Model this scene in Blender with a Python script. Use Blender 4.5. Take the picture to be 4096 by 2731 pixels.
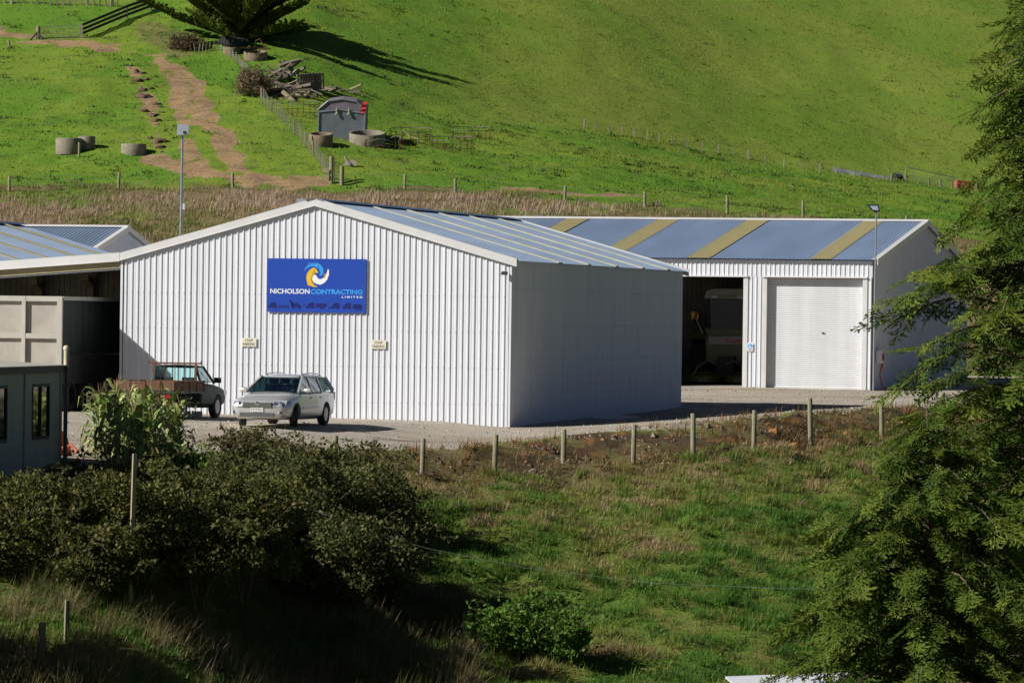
import bpy, bmesh, math, random
import numpy as np
from mathutils import Vector, Matrix
random.seed(7); RNG = np.random.default_rng(11)
SC = bpy.context.scene
for o in list(bpy.data.objects): bpy.data.objects.remove(o)
COL = SC.collection
# ------------------------------------------------------------------ camera
F = 20000.0; CX = 2048.0; CY = 1365.5          # focal length and centre in photo pixels (4096 wide)
ROLL = 0.0135; PITCH = -0.0038; CAMZ = 3.05
cam = bpy.data.cameras.new('camera'); camo = bpy.data.objects.new('camera', cam); COL.objects.link(camo)
cam.sensor_width = 36; cam.lens = F / 4096 * 36; cam.clip_start = 0.5; cam.clip_end = 5000
_fw = Vector((0, math.cos(PITCH), math.sin(PITCH)))
_rt = Vector((math.cos(ROLL), 0, math.sin(ROLL))); _rt = (_rt - _fw * _rt.dot(_fw)).normalized()
_up = _rt.cross(_fw)
CM = Matrix(((_rt.x, _up.x, -_fw.x), (_rt.y, _up.y, -_fw.y), (_rt.z, _up.z, -_fw.z)))
camo.matrix_world = Matrix.Translation((0, 0, CAMZ)) @ CM.to_4x4()
SC.camera = camo
SC.render.resolution_x = 1024; SC.render.resolution_y = 682
# ------------------------------------------------------------------ light
SUN_AZ = math.radians(68); SUN_EL = math.radians(33.5)
TOSUN = Vector((-math.sin(SUN_AZ) * math.cos(SUN_EL), -math.cos(SUN_AZ) * math.cos(SUN_EL), math.sin(SUN_EL)))
w = bpy.data.worlds.new('World'); SC.world = w; w.use_nodes = True
nt = w.node_tree; bg = nt.nodes['Background']
sky = nt.nodes.new('ShaderNodeTexSky'); sky.sky_type = 'NISHITA'; sky.sun_disc = False
sky.sun_elevation = SUN_EL; sky.sun_rotation = math.atan2(TOSUN.x, TOSUN.y) % (2 * math.pi)
sky.altitude = 50; sky.air_density = 0.28; sky.dust_density = 0.2; sky.ozone_density = 2.5
nt.links.new(sky.outputs[0], bg.inputs[0]); bg.inputs[1].default_value = 0.05
sl = bpy.data.lights.new('sun', 'SUN'); sl.energy = 5.0; sl.angle = math.radians(0.53); sl.color = (1.0, 0.965, 0.92)
so = bpy.data.objects.new('sun', sl); COL.objects.link(so)
so.rotation_euler = (-TOSUN).to_track_quat('-Z', 'Y').to_euler(); so.location = (-60, -30, 80)
SC.view_settings.view_transform = 'Standard'; SC.view_settings.look = 'None'
SC.view_settings.exposure = 0.25; SC.view_settings.gamma = 1.0
# ------------------------------------------------------------------ helpers
def yh(u): return 1290 + ROLL * (u - CX)
def P(px, py, d):
    """photo pixel at forward distance d -> world point"""
    v = CM @ Vector(((px - CX) / F, -(py - CY) / F, -1)); v *= d / v.y
    return Vector((v.x, v.y, v.z + CAMZ))
def proj(X, Y, Z):
    """world arrays -> photo pixels"""
    q = np.stack([X, Y, Z - CAMZ], -1) @ np.array(CM)
    return CX + F * q[..., 0] / -q[..., 2], CY - F * q[..., 1] / -q[..., 2]
def tag(o, label, cat=None, group=None, kind=None):
    if label: o['label'] = label
    if cat: o['category'] = cat
    if group: o['group'] = group
    if kind: o['kind'] = kind
    return o
def thing(name, label, cat, loc=(0, 0, 0), rz=0.0, group=None, rot=None):
    o = bpy.data.objects.new(name, None); COL.objects.link(o); o.empty_display_size = 0.2
    o.location = loc; o.rotation_euler = rot if rot else (0, 0, rz)
    return tag(o, label, cat, group)
def link(name, me, parent=None, loc=None, rot=None):
    o = bpy.data.objects.new(name, me); COL.objects.link(o)
    if parent: o.parent = parent
    if loc is not None: o.location = loc
    if rot is not None: o.rotation_euler = rot
    return o
def copy_tree(o, parent=None):
    c = o.copy(); COL.objects.link(c); c.parent = parent
    for ch in list(o.children): copy_tree(ch, c)
    return c
class MB:
    def __init__(s): s.v = []; s.f = []
    def add(s, vs, fs):
        n = len(s.v); s.v += [tuple(v) for v in vs]; s.f += [tuple(i + n for i in f) for f in fs]; return s
    def box(s, x0, x1, y0, y1, z0, z1, M=None):
        vs = [Vector((x, y, z)) for z in (z0, z1) for y in (y0, y1) for x in (x0, x1)]
        if M: vs = [M @ v for v in vs]
        return s.add(vs, [(0, 2, 3, 1), (4, 5, 7, 6), (0, 1, 5, 4), (2, 6, 7, 3), (0, 4, 6, 2), (1, 3, 7, 5)])
    def bar(s, p, q, w, h=None, up=(0, 0, 1)):
        p = Vector(p); q = Vector(q); h = h or w; d = (q - p).normalized(); up = Vector(up)
        if abs(d.dot(up)) > .98: up = Vector((1, 0, 0)) if abs(d.x) < .9 else Vector((0, 1, 0))
        a = d.cross(up).normalized() * w / 2; b = a.cross(d).normalized() * h / 2
        vs = [e + i * a + j * b for e in (p, q) for i, j in ((-1, -1), (1, -1), (1, 1), (-1, 1))]
        return s.add(vs, [(3, 2, 1, 0), (4, 5, 6, 7), (0, 1, 5, 4), (1, 2, 6, 5), (2, 3, 7, 6), (3, 0, 4, 7)])
    def tube(s, pts, r, n=6, closed=False):
        pts = [Vector(p) for p in pts]; m = len(pts)
        rs = r if isinstance(r, (list, tuple)) else [r] * m
        vs = []; up = Vector((0.13, 0.2, 1)).normalized()
        for i, p in enumerate(pts):
            if closed: d = pts[(i + 1) % m] - pts[i - 1]
            else: d = pts[min(i + 1, m - 1)] - pts[max(i - 1, 0)]
            d.normalize(); uu = up if abs(d.dot(up)) < .97 else Vector((1, 0, 0))
            a = d.cross(uu).normalized(); b = a.cross(d)
            vs += [p + rs[i] * (a * math.cos(2 * math.pi * k / n) + b * math.sin(2 * math.pi * k / n)) for k in range(n)]
        fs = []
        for i in range(m if closed else m - 1):
            j = (i + 1) % m
            fs += [(i * n + k, i * n + (k + 1) % n, j * n + (k + 1) % n, j * n + k) for k in range(n)]
        if not closed: fs += [tuple(range(n))[::-1], tuple((m - 1) * n + k for k in range(n))]
        return s.add(vs, fs)
    def lathe(s, prof, n=24, M=None, closed=False):
        """prof: (r, z) list turned about local z"""
        M = M or Matrix(); vs = []; m = len(prof)
        for r, z in prof: vs += [M @ Vector((r * math.cos(2 * math.pi * k / n), r * math.sin(2 * math.pi * k / n), z)) for k in range(n)]
        fs = []
        for i in range(m if closed else m - 1):
            j = (i + 1) % m
            fs += [(i * n + k, i * n + (k + 1) % n, j * n + (k + 1) % n, j * n + k) for k in range(n)]
        if not closed: fs += [tuple(range(n))[::-1], tuple((m - 1) * n + k for k in range(n))]
        return s.add(vs, fs)
    def prism(s, poly, fn0, fn1):
        """2-D polygon -> two copies mapped by fn0 and fn1, joined"""
        n = len(poly); vs = [fn0(*p) for p in poly] + [fn1(*p) for p in poly]
        return s.add(vs, [tuple(range(n))[::-1], tuple(range(n, 2 * n))] + [(i, (i + 1) % n, n + (i + 1) % n, n + i) for i in range(n)])
    def strip(s, A, B):
        n = len(A); return s.add(list(A) + list(B), [(i, i + 1, n + i + 1, n + i) for i in range(n - 1)])
    def mesh(s, name, mat, smooth=None):
        me = bpy.data.meshes.new(name); me.from_pydata(s.v, [], s.f); me.materials.append(mat)
        bm = bmesh.new(); bm.from_mesh(me); bmesh.ops.recalc_face_normals(bm, faces=bm.faces); bm.to_mesh(me); bm.free()
        if smooth is not None:
            me.polygons.foreach_set('use_smooth', [True] * len(me.polygons)); me.set_sharp_from_angle(angle=math.radians(smooth))
        return me
    def build(s, name, mat, parent=None, smooth=None, loc=None, rot=None):
        return link(name, s.mesh(name, mat, smooth), parent, loc, rot)
def quads_mesh(name, Q, C, mat):
    """Q (N,k,3) polygons, C (N,3) colours -> mesh with colour attribute 'Col'"""
    N, k = Q.shape[:2]; me = bpy.data.meshes.new(name)
    me.vertices.add(N * k); me.vertices.foreach_set('co', Q.reshape(-1).astype(np.float32))
    me.loops.add(N * k); me.loops.foreach_set('vertex_index', np.arange(N * k, dtype=np.int32))
    me.polygons.add(N); me.polygons.foreach_set('loop_start', np.arange(N, dtype=np.int32) * k)
    me.polygons.foreach_set('loop_total', np.full(N, k, dtype=np.int32))
    me.update(calc_edges=True)
    a = me.color_attributes.new('Col', 'FLOAT_COLOR', 'POINT')
    c4 = np.ones((N * k, 4), np.float32); c4[:, :3] = np.repeat(C, k, 0); a.data.foreach_set('color', c4.reshape(-1))
    me.materials.append(mat); return me
# ---- smooth value noise
_lat = np.random.default_rng(5).random((256, 256))
def vnoise(x, y):
    xi = np.floor(x).astype(int); yi = np.floor(y).astype(int); fx = x - xi; fy = y - yi
    fx = fx * fx * (3 - 2 * fx); fy = fy * fy * (3 - 2 * fy); g = lambda a, b: _lat[a & 255, b & 255]
    return (g(xi, yi) * (1 - fx) + g(xi + 1, yi) * fx) * (1 - fy) + (g(xi, yi + 1) * (1 - fx) + g(xi + 1, yi + 1) * fx) * fy
def fbm(x, y, o=3):
    r = 0; a = .5
    for i in range(o): r = r + a * vnoise(x * 2 ** i + 17.3 * i, y * 2 ** i + 9.1 * i); a *= .5
    return r / (1 - .5 ** o)
def sstep(a, b, x): t = np.clip((x - a) / (b - a), 0, 1); return t * t * (3 - 2 * t)
# ------------------------------------------------------------------ materials
def newmat(name):
    m = bpy.data.materials.new(name); m.use_nodes = True; n = m.node_tree
    return m, n, n.nodes['Principled BSDF']
def N(nt, typ, **kw):
    n = nt.nodes.new(typ)
    for k, v in kw.items():
        if k == 'inp':
            for i, x in v.items(): n.inputs[i].default_value = x
        else: setattr(n, k, v)
    return n
def mixc(nt, a, b, fac):
    m = N(nt, 'ShaderNodeMix', data_type='RGBA')
    for i, x in ((0, fac), (6, a), (7, b)):
        if hasattr(x, 'is_output'): nt.links.new(x, m.inputs[i])
        elif i == 0: m.inputs[0].default_value = x
        else: m.inputs[i].default_value = (*x, 1) if len(x) == 3 else x
    return m.outputs[2]
def noise(nt, scale, detail=3, rough=.6, coord='Object', vec=None):
    if vec is None: vec = N(nt, 'ShaderNodeTexCoord').outputs[coord]
    n = N(nt, 'ShaderNodeTexNoise', inp={'Scale': scale, 'Detail': detail, 'Roughness': rough}); nt.links.new(vec, n.inputs['Vector']); return n.outputs[0]
def ramp(nt, x, lo, hi):
    m = N(nt, 'ShaderNodeMapRange', interpolation_type='SMOOTHSTEP', inp={1: lo, 2: hi}); nt.links.new(x, m.inputs[0]); return m.outputs[0]
def mth(nt, op, a, b=None):
    m = N(nt, 'ShaderNodeMath', operation=op)
    for i, x in ((0, a), (1, b)):
        if x is None: continue
        if hasattr(x, 'is_output'): nt.links.new(x, m.inputs[i])
        else: m.inputs[i].default_value = x
    return m.outputs[0]
def mat(name, col, rough=.6, metal=0.0, var=.25, scale=3.0, bump=0.0, bscale=30, col2=None, spec=.5, coat=0.0, stretch=None):
    """procedural paint / stone / wood: base colour broken up by noise, optional relief"""
    m, n, b = newmat(name); col = tuple(col)
    c2 = col2 or tuple(x * (1 - var) for x in col)
    vec = N(n, 'ShaderNodeTexCoord').outputs['Object']
    if stretch:
        mp = N(n, 'ShaderNodeMapping', inp={'Scale': stretch}); n.links.new(vec, mp.inputs[0]); vec = mp.outputs[0]
    f = ramp(n, noise(n, scale, 5, .65, vec=vec), .3, .7)
    n.links.new(mixc(n, col, c2, f), b.inputs['Base Color'])
    b.inputs['Roughness'].default_value = rough; b.inputs['Metallic'].default_value = metal
    b.inputs['Specular IOR Level'].default_value = spec; b.inputs['Coat Weight'].default_value = coat
    if bump:
        bp = N(n, 'ShaderNodeBump', inp={'Strength': bump, 'Distance': .02}); n.links.new(noise(n, bscale, 4, .7, vec=vec), bp.inputs['Height'])
        n.links.new(bp.outputs[0], b.inputs['Normal'])
    return m
def leafmat(name, trans=.3, rough=.55, spec=.3, gain=1.0):
    m, n, b = newmat(name); a = N(n, 'ShaderNodeVertexColor', layer_name='Col')
    g = mixc(n, (0, 0, 0), (gain, gain, gain), 1.0)
    mu = N(n, 'ShaderNodeMix', data_type='RGBA', blend_type='MULTIPLY', inp={0: 1.0}); n.links.new(a.outputs[0], mu.inputs[6]); n.links.new(g, mu.inputs[7])
    n.links.new(mu.outputs[2], b.inputs['Base Color']); b.inputs['Roughness'].default_value = rough
    b.inputs['Specular IOR Level'].default_value = spec
    t = N(n, 'ShaderNodeBsdfTranslucent'); n.links.new(mu.outputs[2], t.inputs[0])
    mx = N(n, 'ShaderNodeMixShader', inp={0: trans}); n.links.new(b.outputs[0], mx.inputs[1]); n.links.new(t.outputs[0], mx.inputs[2])
    n.links.new(mx.outputs[0], n.nodes['Material Output'].inputs[0]); return m
def glassmat(name, tint, gloss=.25):
    m, n, b = newmat(name); n.nodes.remove(b)
    t = N(n, 'ShaderNodeBsdfTransparent', inp={0: (*tint, 1)}); g = N(n, 'ShaderNodeBsdfGlossy', inp={0: (.9, .95, 1, 1), 'Roughness': .03})
    fr = N(n, 'ShaderNodeFresnel', inp={0: 1.5}); fa = mth(n, 'MULTIPLY_ADD', fr.outputs[0], .28); fa.node.inputs[2].default_value = gloss * .15
    mx = N(n, 'ShaderNodeMixShader'); n.links.new(fa, mx.inputs[0]); n.links.new(t.outputs[0], mx.inputs[1]); n.links.new(g.outputs[0], mx.inputs[2])
    n.links.new(mx.outputs[0], n.nodes['Material Output'].inputs[0]); return m
M = {}
M['white'] = mat('white_steel', (.735, .75, .78), .42, var=.10, scale=.9, bump=.05, bscale=4, stretch=(2.5, 2.5, .18))
M['flash'] = mat('white_flashing', (.70, .69, .67), .4, var=.10, scale=1.2)
M['zinc'] = mat('zinc_roofing', (.29, .375, .50), .42, metal=.2, var=.16, scale=.8, stretch=(1, .15, 1))
M['zinc2'] = mat('blue_zinc_roofing', (.30, .395, .56), .45, metal=.1, var=.2, scale=.7, stretch=(1, .2, 1))
M['sky1'] = mat('cream_skylight', (.74, .70, .52), .5, var=.25, scale=2)
M['sky2'] = mat('yellowed_skylight', (.50, .43, .20), .5, var=.15, scale=2)
M['shedgrey'] = mat('pale_steel', (.62, .66, .72), .45, var=.08, scale=.8)
M['timber'] = mat('pale_timber', (.42, .36, .20), .75, var=.3, scale=6, bump=.3, stretch=(1, 6, 6))
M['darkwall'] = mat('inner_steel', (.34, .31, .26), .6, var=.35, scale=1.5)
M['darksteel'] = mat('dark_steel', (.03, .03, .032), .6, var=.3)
M['concrete'] = mat('concrete', (.27, .235, .17), .9, var=.35, scale=4, bump=.4)
M['galv'] = mat('galvanised_steel', (.42, .44, .46), .35, metal=.6, var=.2, scale=5)
M['rust'] = mat('rusted_steel', (.17, .07, .035), .85, var=.5, scale=8, bump=.3)
M['post'] = mat('grey_post_timber', (.29, .27, .165), .85, var=.35, scale=5, bump=.5, stretch=(4, 4, .6))
M['wire'] = mat('fence_wire', (.30, .30, .29), .5, metal=.3)
M['black'] = mat('black_rubber', (.018, .018, .018), .75, var=.3)
M['tyre'] = mat('tyre_rubber', (.022, .021, .020), .8, var=.4, scale=6)
M['leaf'] = leafmat('leaf', .3, .6, .12); M['needle'] = leafmat('needle', .3, .65, .12)
M['grassm'] = leafmat('grass_blade', .35, .6, .2)
M['bark'] = mat('bark', (.16, .11, .07), .9, var=.5, scale=5, bump=.8)
# ------------------------------------------------------------------ terrain
def zy(u, y, d): return CAMZ - (y - yh(u)) * d / F
# per column of sight: forward distance and height at matching breaks (gully, paddock bank, fence, yard edge, yard, bank, hill)
_cols = {}
def column(u, b3, b4, b5, b6, b7, z8, y11, d12, y12, s13, top):
    d, z = [20, 70, 97], [1.2, -6.0, -7.2]
    for dd, yy in (b3, b4, b5, b6): d.append(dd); z.append(zy(u, yy, dd))
    d.append(b7[0]); z.append(b7[1])
    d += [200, 236]; z += [z8, z8 + .35]
    z11 = zy(u, y11, 290); z12 = zy(u, y12, d12)
    d += [262, 277, 290]; z += [zy(u, y11 + 230, 262), zy(u, y11 + 105, 277), z11]
    d += [d12, d12 + 60]; z += [z12, z12 + 60 * s13]
    d += [d12 + 105, d12 + 200, 1500]; z += [top, top - 12, top - 60]
    _cols[u] = (d, z)
column(-1500, (98.5, 2731), (104, 2470), (109, 2200), (113, 1830), (150, .05), .3, 760, 312, 450, .25, 44)
column(0,     (100, 2731), (106, 2450), (111, 2170), (115, 1850), (148, .08), .3, 762, 312, 445, .25, 46)
column(600,   (102, 2731), (109, 2430), (115, 2130), (119.5, 1850), (147, .05), .3, 748, 312, 432, .26, 48)
column(1150,  (112, 2731), (122, 2330), (132, 1950), (135.5, 1800), (143, -.01), .3, 748, 312, 430, .27, 48)
column(1700,  (114, 2731), (126, 2310), (137.5, 1915), (140.5, 1800), (150, -.02), .3, 748, 322, 480, .28, 48)
column(2300,  (116, 2731), (129, 2290), (142.5, 1880), (146, 1736), (166, -.02), .45, 795, 335, 505, .29, 47)
column(3000,  (118, 2731), (131, 2250), (147, 1793), (150.5, 1660), (174, .02), .58, 838, 345, 645, .29, 44)
column(3500,  (120, 2731), (135, 2200), (155, 1725), (158.5, 1628), (178, .2), .53, 900, 350, 714, .28, 40)
column(4100,  (122, 2731), (140, 2160), (163, 1690), (166.5, 1612), (176, .5), .55, 985, 355, 760, .27, 33.2)
column(5500,  (125, 2731), (150, 2120), (185, 1660), (190, 1600), (196, .55), .6, 1050, 360, 850, .24, 26)
_uk = sorted(_cols); _D = np.array([_cols[u][0] for u in _uk]); _Z = np.array([_cols[u][1] for u in _uk])
TU = np.arange(-3000, 7001, 50.0); TD = np.arange(0, 1500.1, .5)
_Di = np.stack([np.interp(TU, _uk, _D[:, k]) for k in range(_D.shape[1])], 1)
_Zi = np.stack([np.interp(TU, _uk, _Z[:, k]) for k in range(_Z.shape[1])], 1)
_k = np.ones(7) / 7
for A in (_Di, _Zi):
    for k in range(A.shape[1]): A[:, k] = np.convolve(np.pad(A[:, k], 3, 'edge'), _k, 'valid')
TZ = np.stack([np.interp(TD, _Di[i], _Zi[i]) for i in range(len(TU))])
_kk = np.array([1, 2, 3, 2, 1]) / 9.0
TZ = np.stack([np.convolve(np.pad(r, 2, 'edge'), _kk, 'valid') for r in TZ])
_far = TD > 225
_k2 = np.ones(25) / 25
for i in range(len(TU)):
    sm = np.convolve(np.pad(TZ[i], 12, 'edge'), _k2, 'valid'); wgt = sstep(292, 312, TD); TZ[i] = TZ[i] * (1 - wgt) + sm * wgt
def ucol(X, Y): return np.clip(CX + X / np.maximum(Y, 60) * F, -2990, 6990)
def brk(k, X, Y): return np.interp(ucol(X, Y), TU, _Di[:, k])          # distance of break k in that column
def zbase(X, Y):
    u = (ucol(X, Y) + 3000) / 50; d = np.clip(Y, 0, 1499) / .5
    i = np.floor(u).astype(int); j = np.floor(d).astype(int); a = u - i; b = d - j
    return (TZ[i, j] * (1 - a) + TZ[i + 1, j] * a) * (1 - b) + (TZ[i, j + 1] * (1 - a) + TZ[i + 1, j + 1] * a) * b
def gz(X, Y):
    """ground height with lumps: hummocky paddock, rough bank, gently rolling hill"""
    X = np.asarray(X, float); Y = np.asarray(Y, float); z = zbase(X, Y)
    d5 = brk(5, X, Y); d6 = brk(6, X, Y)
    pad = sstep(80, 95, Y) * (1 - sstep(d5 - .5, d5 + 1.2, Y))
    bank = sstep(d5 - 2, d5, Y) * (1 - sstep(d6 - .6, d6 + .3, Y))
    hill = sstep(240, 262, Y); low = hill * (1 - sstep(310, 340, Y))
    z = z + pad * ((fbm(X * .55, Y * .4) - .5) * .6 + (fbm(X * 1.25 + 40, Y * 1.0) - .5) * .62)
    z = z + bank * ((fbm(X * .9 + 8, Y * .9) - .5) * .5 + (fbm(X * 3, Y * 3) - .5) * .2)
    z = z + hill * (fbm(X * .06 + 3, Y * .05) - .5) * 1.0 + hill * (fbm(X * .5 + 3, Y * .4) - .5) * .22 + low * (fbm(X * .8 + 31, Y * .7) - .5) * .3 + hill * (fbm(X * .13 + 5, Y * .95, 3) - .5) * .22
    yard = sstep(d6, d6 + 2, Y) * (1 - sstep(228, 240, Y))
    return z + yard * (fbm(X * .25, Y * .2) - .5) * .05
def gz1(x, y): return float(gz(np.array([x]), np.array([y]))[0])
def hit(px, py, d0=240, d1=440):
    """where the sight line through a pixel meets the ground"""
    d = np.arange(d0, d1, .1); a = P(px, py, 1); v = a - Vector((0, 0, CAMZ))
    X = v.x * d; Y = d; Z = CAMZ + v.z * d; g = gz(X, Y); k = np.argmax(g >= Z)
    return Vector((X[k], Y[k], g[k]))
def axis(segs):
    r = [segs[0][0]]
    for a, b, s in segs: n = max(1, round((b - a) / s)); r += list(np.linspace(a, b, n + 1)[1:])
    return np.array(r)
xs = axis([(-900, -120, 60), (-120, -46, 4), (-46, -30, 1), (-30, 30, .36), (30, 46, 1), (46, 120, 4), (120, 900, 60)])
ys = axis([(-500, -20, 60), (-20, 90, 4), (90, 104, 1), (104, 170, .33), (170, 180, .8), (180, 240, 1.5), (240, 262, .8), (262, 380, .55), (380, 470, 1.6), (470, 600, 10), (600, 1450, 85)])
GX, GY = np.meshgrid(xs, ys); GZ = gz(GX, GY)
me = bpy.data.meshes.new('ground'); nx, ny = len(xs), len(ys)
vv = np.stack([GX, GY, GZ], -1).reshape(-1, 3)
ii = (np.arange(ny - 1)[:, None] * nx + np.arange(nx - 1)[None]).reshape(-1)
ff = np.stack([ii, ii + 1, ii + 1 + nx, ii + nx], 1)
me.vertices.add(len(vv)); me.vertices.foreach_set('co', vv.astype(np.float32).reshape(-1))
me.loops.add(ff.size); me.loops.foreach_set('vertex_index', ff.astype(np.int32).reshape(-1))
me.polygons.add(len(ff)); me.polygons.foreach_set('loop_start', np.arange(len(ff), dtype=np.int32) * 4); me.polygons.foreach_set('loop_total', np.full(len(ff), 4, dtype=np.int32))
me.update(calc_edges=True); me.polygons.foreach_set('use_smooth', [True] * len(ff))
# cover masks
def seg_dist(px, py, pts):
    """min over segments of (distance - half width), vertical pixels count double"""
    best = np.full(px.shape, 1e9)
    for (x0, y0, w0), (x1, y1, w1) in zip(pts[:-1], pts[1:]):
        dx, dy = x1 - x0, (y1 - y0); L = dx * dx + dy * dy
        t = np.clip(((px - x0) * dx + (py - y0) * dy) / L, 0, 1)
        best = np.minimum(best, np.hypot(px - x0 - t * dx, (py - y0 - t * dy) * 1.3) - (w0 + (w1 - w0) * t))
    return best
def masks(X, Y, Z):
    u, v = proj(X, np.maximum(Y, 5), Z); d5 = brk(5, X, Y); d6 = brk(6, X, Y); e = (fbm(X * .7, Y * .5) - .5)
    gravel = sstep(d6 - .5, d6 + .5, Y + e * 1.6) * (1 - sstep(228, 236, Y))
    clay = sstep(d5 - 1.2, d5 + .4, Y + e * 3) * (1 - gravel)
    clay = clay * (Y < 230) * (.30 + .55 * sstep(1700, 2400, u)) * sstep(.30, .52, fbm(X * .6 + 21, Y * .6))
    t1 = seg_dist(u, v, [(-300, 105, 18), (0, 128, 20), (250, 170, 20), (430, 195, 14), (560, 215, 14), (640, 240, 30)])
    t2 = seg_dist(u, v, [(600, 230, 18), (690, 270, 42), (760, 380, 64), (800, 440, 58), (870, 520, 42), (910, 590, 40), (935, 660, 38), (1010, 700, 30), (1150, 730, 22), (1310, 742, 14)])
    t3 = seg_dist(u, v, [(700, 420, 20), (735, 480, 18), (740, 560, 20), (770, 640, 26), (850, 700, 32), (1000, 725, 25)])
    t5 = seg_dist(u, v, [(515, 262, 10), (560, 320, 14), (592, 400, 16), (620, 470, 14), (625, 520, 6), (620, 575, 16), (650, 605, 12)])
    t4 = seg_dist(u, v, [(595, 635, 30), (660, 650, 26), (760, 680, 30)])
    track = np.minimum(np.minimum(np.minimum(t1, t2), t5), np.minimum(t3, t4)); dirt = (1 - sstep(-16, 14, track + e * 80)) * (Y > 262)
    dirt = np.maximum(dirt, .8 * (Y > 262) * (1 - sstep(-10, 8, np.minimum(seg_dist(u, v, [(1150, 715, 14), (1280, 725, 16)]), seg_dist(u, v, [(2000, 748, 8), (2300, 775, 10), (2600, 795, 7)])) + e * 40)))
    dry = sstep(232, 240, Y) * (1 - sstep(289, 293, Y + e * 4)) * (.45 + .55 * sstep(.35, .6, fbm(X * .2 + 9, Y * .15)))
    dry = np.maximum(dry, .55 * (Y > 300) * (1 - sstep(0, 60, seg_dist(u, v, [(600, 120, 40), (720, 190, 50)]) + e * 60)))
    dry = np.maximum(dry, .7 * (Y < 200) * sstep(d5 - 7, d5 - 1, Y + e * 5) * (1 - gravel))
    d12 = brk(13, X, Y); upper = sstep(d12 - 6, d12 + 3, Y + e * 6) * sstep(1400, 2200, u)
    fg = (Y < 200) * (1 - sstep(d5, d5 + 1, Y))
    sub = (1 - sstep(0, 40, seg_dist(u, v, [(505, 900, 20), (600, 960, 40)]))) * (Y > 236) * (Y < 300)
    return gravel, dirt, dry, np.maximum(clay, sub), upper, fg
g_, di_, dr_, cl_, up_, fg_ = masks(GX, GY, GZ)
def attr(me, name, chans):
    a = me.color_attributes.new(name, 'FLOAT_COLOR', 'POINT'); c = np.zeros((len(me.vertices), 4), np.float32)
    for i, ch in enumerate(chans): c[:, i] = np.asarray(ch, float).reshape(-1)
    a.data.foreach_set('color', c.reshape(-1))
attr(me, 'm1', [g_, di_, dr_, np.ones_like(g_)]); attr(me, 'm2', [cl_, up_, fg_, np.ones_like(g_)])
gm, n, b = newmat('ground_cover'); b.inputs['Roughness'].default_value = .95; b.inputs['Specular IOR Level'].default_value = .15
s1 = N(n, 'ShaderNodeSeparateColor'); n.links.new(N(n, 'ShaderNodeVertexColor', layer_name='m1').outputs[0], s1.inputs[0])
s2 = N(n, 'ShaderNodeSeparateColor'); n.links.new(N(n, 'ShaderNodeVertexColor', layer_name='m2').outputs[0], s2.inputs[0])
nb = noise(n, .09, 4); nm = noise(n, .7, 4, .7); nf = noise(n, 4.5, 5, .75); nff = noise(n, 22, 4, .8)
def edge(x, nn=nf, k=.5):
    return ramp(n, mth(n, 'ADD', x, mth(n, 'MULTIPLY', mth(n, 'SUBTRACT', nn, .5), k)), .3, .7)
past = mixc(n, (.105, .225, .018), (.180, .255, .028), ramp(n, nb, .38, .62))
past = mixc(n, past, (.075, .170, .016), ramp(n, nm, .5, .72))
uppr = mixc(n, (.165, .262, .028), (.220, .280, .040), ramp(n, nb, .38, .62))
uppr = mixc(n, uppr, (.125, .230, .018), ramp(n, nf, .55, .8))
col = mixc(n, past, uppr, s2.outputs[1])
col = mixc(n, col, (.048, .095, .014), mth(n, 'MULTIPLY', ramp(n, nf, .5, .8), .6))
col = mixc(n, col, (.20, .17, .06), mth(n, 'MULTIPLY', ramp(n, noise(n, .35, 4, .7), .55, .75), .45))
fgc = mixc(n, (.095, .165, .022), (.180, .170, .045), ramp(n, nm, .38, .65)); fgc = mixc(n, fgc, (.05, .07, .016), ramp(n, nf, .5, .75))
col = mixc(n, col, fgc, s2.outputs[2])
dryc = mixc(n, (.20, .155, .075), (.105, .105, .030), ramp(n, nm, .42, .62)); dryc = mixc(n, dryc, (.27, .20, .12), ramp(n, nf, .5, .75))
col = mixc(n, col, dryc, edge(s1.outputs[2]))
clc = mixc(n, (.085, .055, .030), (.26, .13, .045), ramp(n, nm, .54, .70)); clc = mixc(n, clc, (.10, .09, .035), ramp(n, noise(n, 1.3, 4), .5, .62))
col = mixc(n, col, clc, edge(s2.outputs[0]))
dic = mixc(n, (.35, .225, .105), (.23, .15, .08), ramp(n, nm, .4, .65)); dic = mixc(n, dic, (.44, .38, .30), ramp(n, nf, .5, .7))
dic = mixc(n, dic, (.12, .16, .02), ramp(n, noise(n, 1.1, 5, .7), .56, .66))
col = mixc(n, col, dic, edge(s1.outputs[1], nf, .7))
grc = mixc(n, (.44, .385, .295), (.37, .33, .275), ramp(n, noise(n, .35, 5, .7), .38, .62)); grc = mixc(n, grc, (.54, .49, .41), ramp(n, nff, .5, .7)); grc = mixc(n, grc, (.20, .18, .155), ramp(n, noise(n, 30, 2, .6), .58, .70))
grc = mixc(n, grc, (.16, .125, .09), ramp(n, noise(n, .22, 3, .5), .66, .76))
grc = mixc(n, grc, (.30, .235, .155), mth(n, 'MULTIPLY', ramp(n, noise(n, .12, 4, .6), .48, .62), .6))
_mp = N(n, 'ShaderNodeMapping', inp={'Rotation': (0, 0, .35), 'Scale': (.06, .9, 1)}); n.links.new(N(n, 'ShaderNodeTexCoord').outputs['Object'], _mp.inputs[0])
grc = mixc(n, grc, (.20, .17, .135), mth(n, 'MULTIPLY', ramp(n, noise(n, 1.0, 3, .6, vec=_mp.outputs[0]), .52, .68), .55))
col = mixc(n, col, grc, edge(s1.outputs[0], nff, .5))
n.links.new(col, b.inputs['Base Color'])
bp = N(n, 'ShaderNodeBump', inp={'Strength': .8, 'Distance': .12}); hh = mth(n, 'ADD', mth(n, 'MULTIPLY', nf, 1.0), mth(n, 'MULTIPLY', nff, .35))
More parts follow.
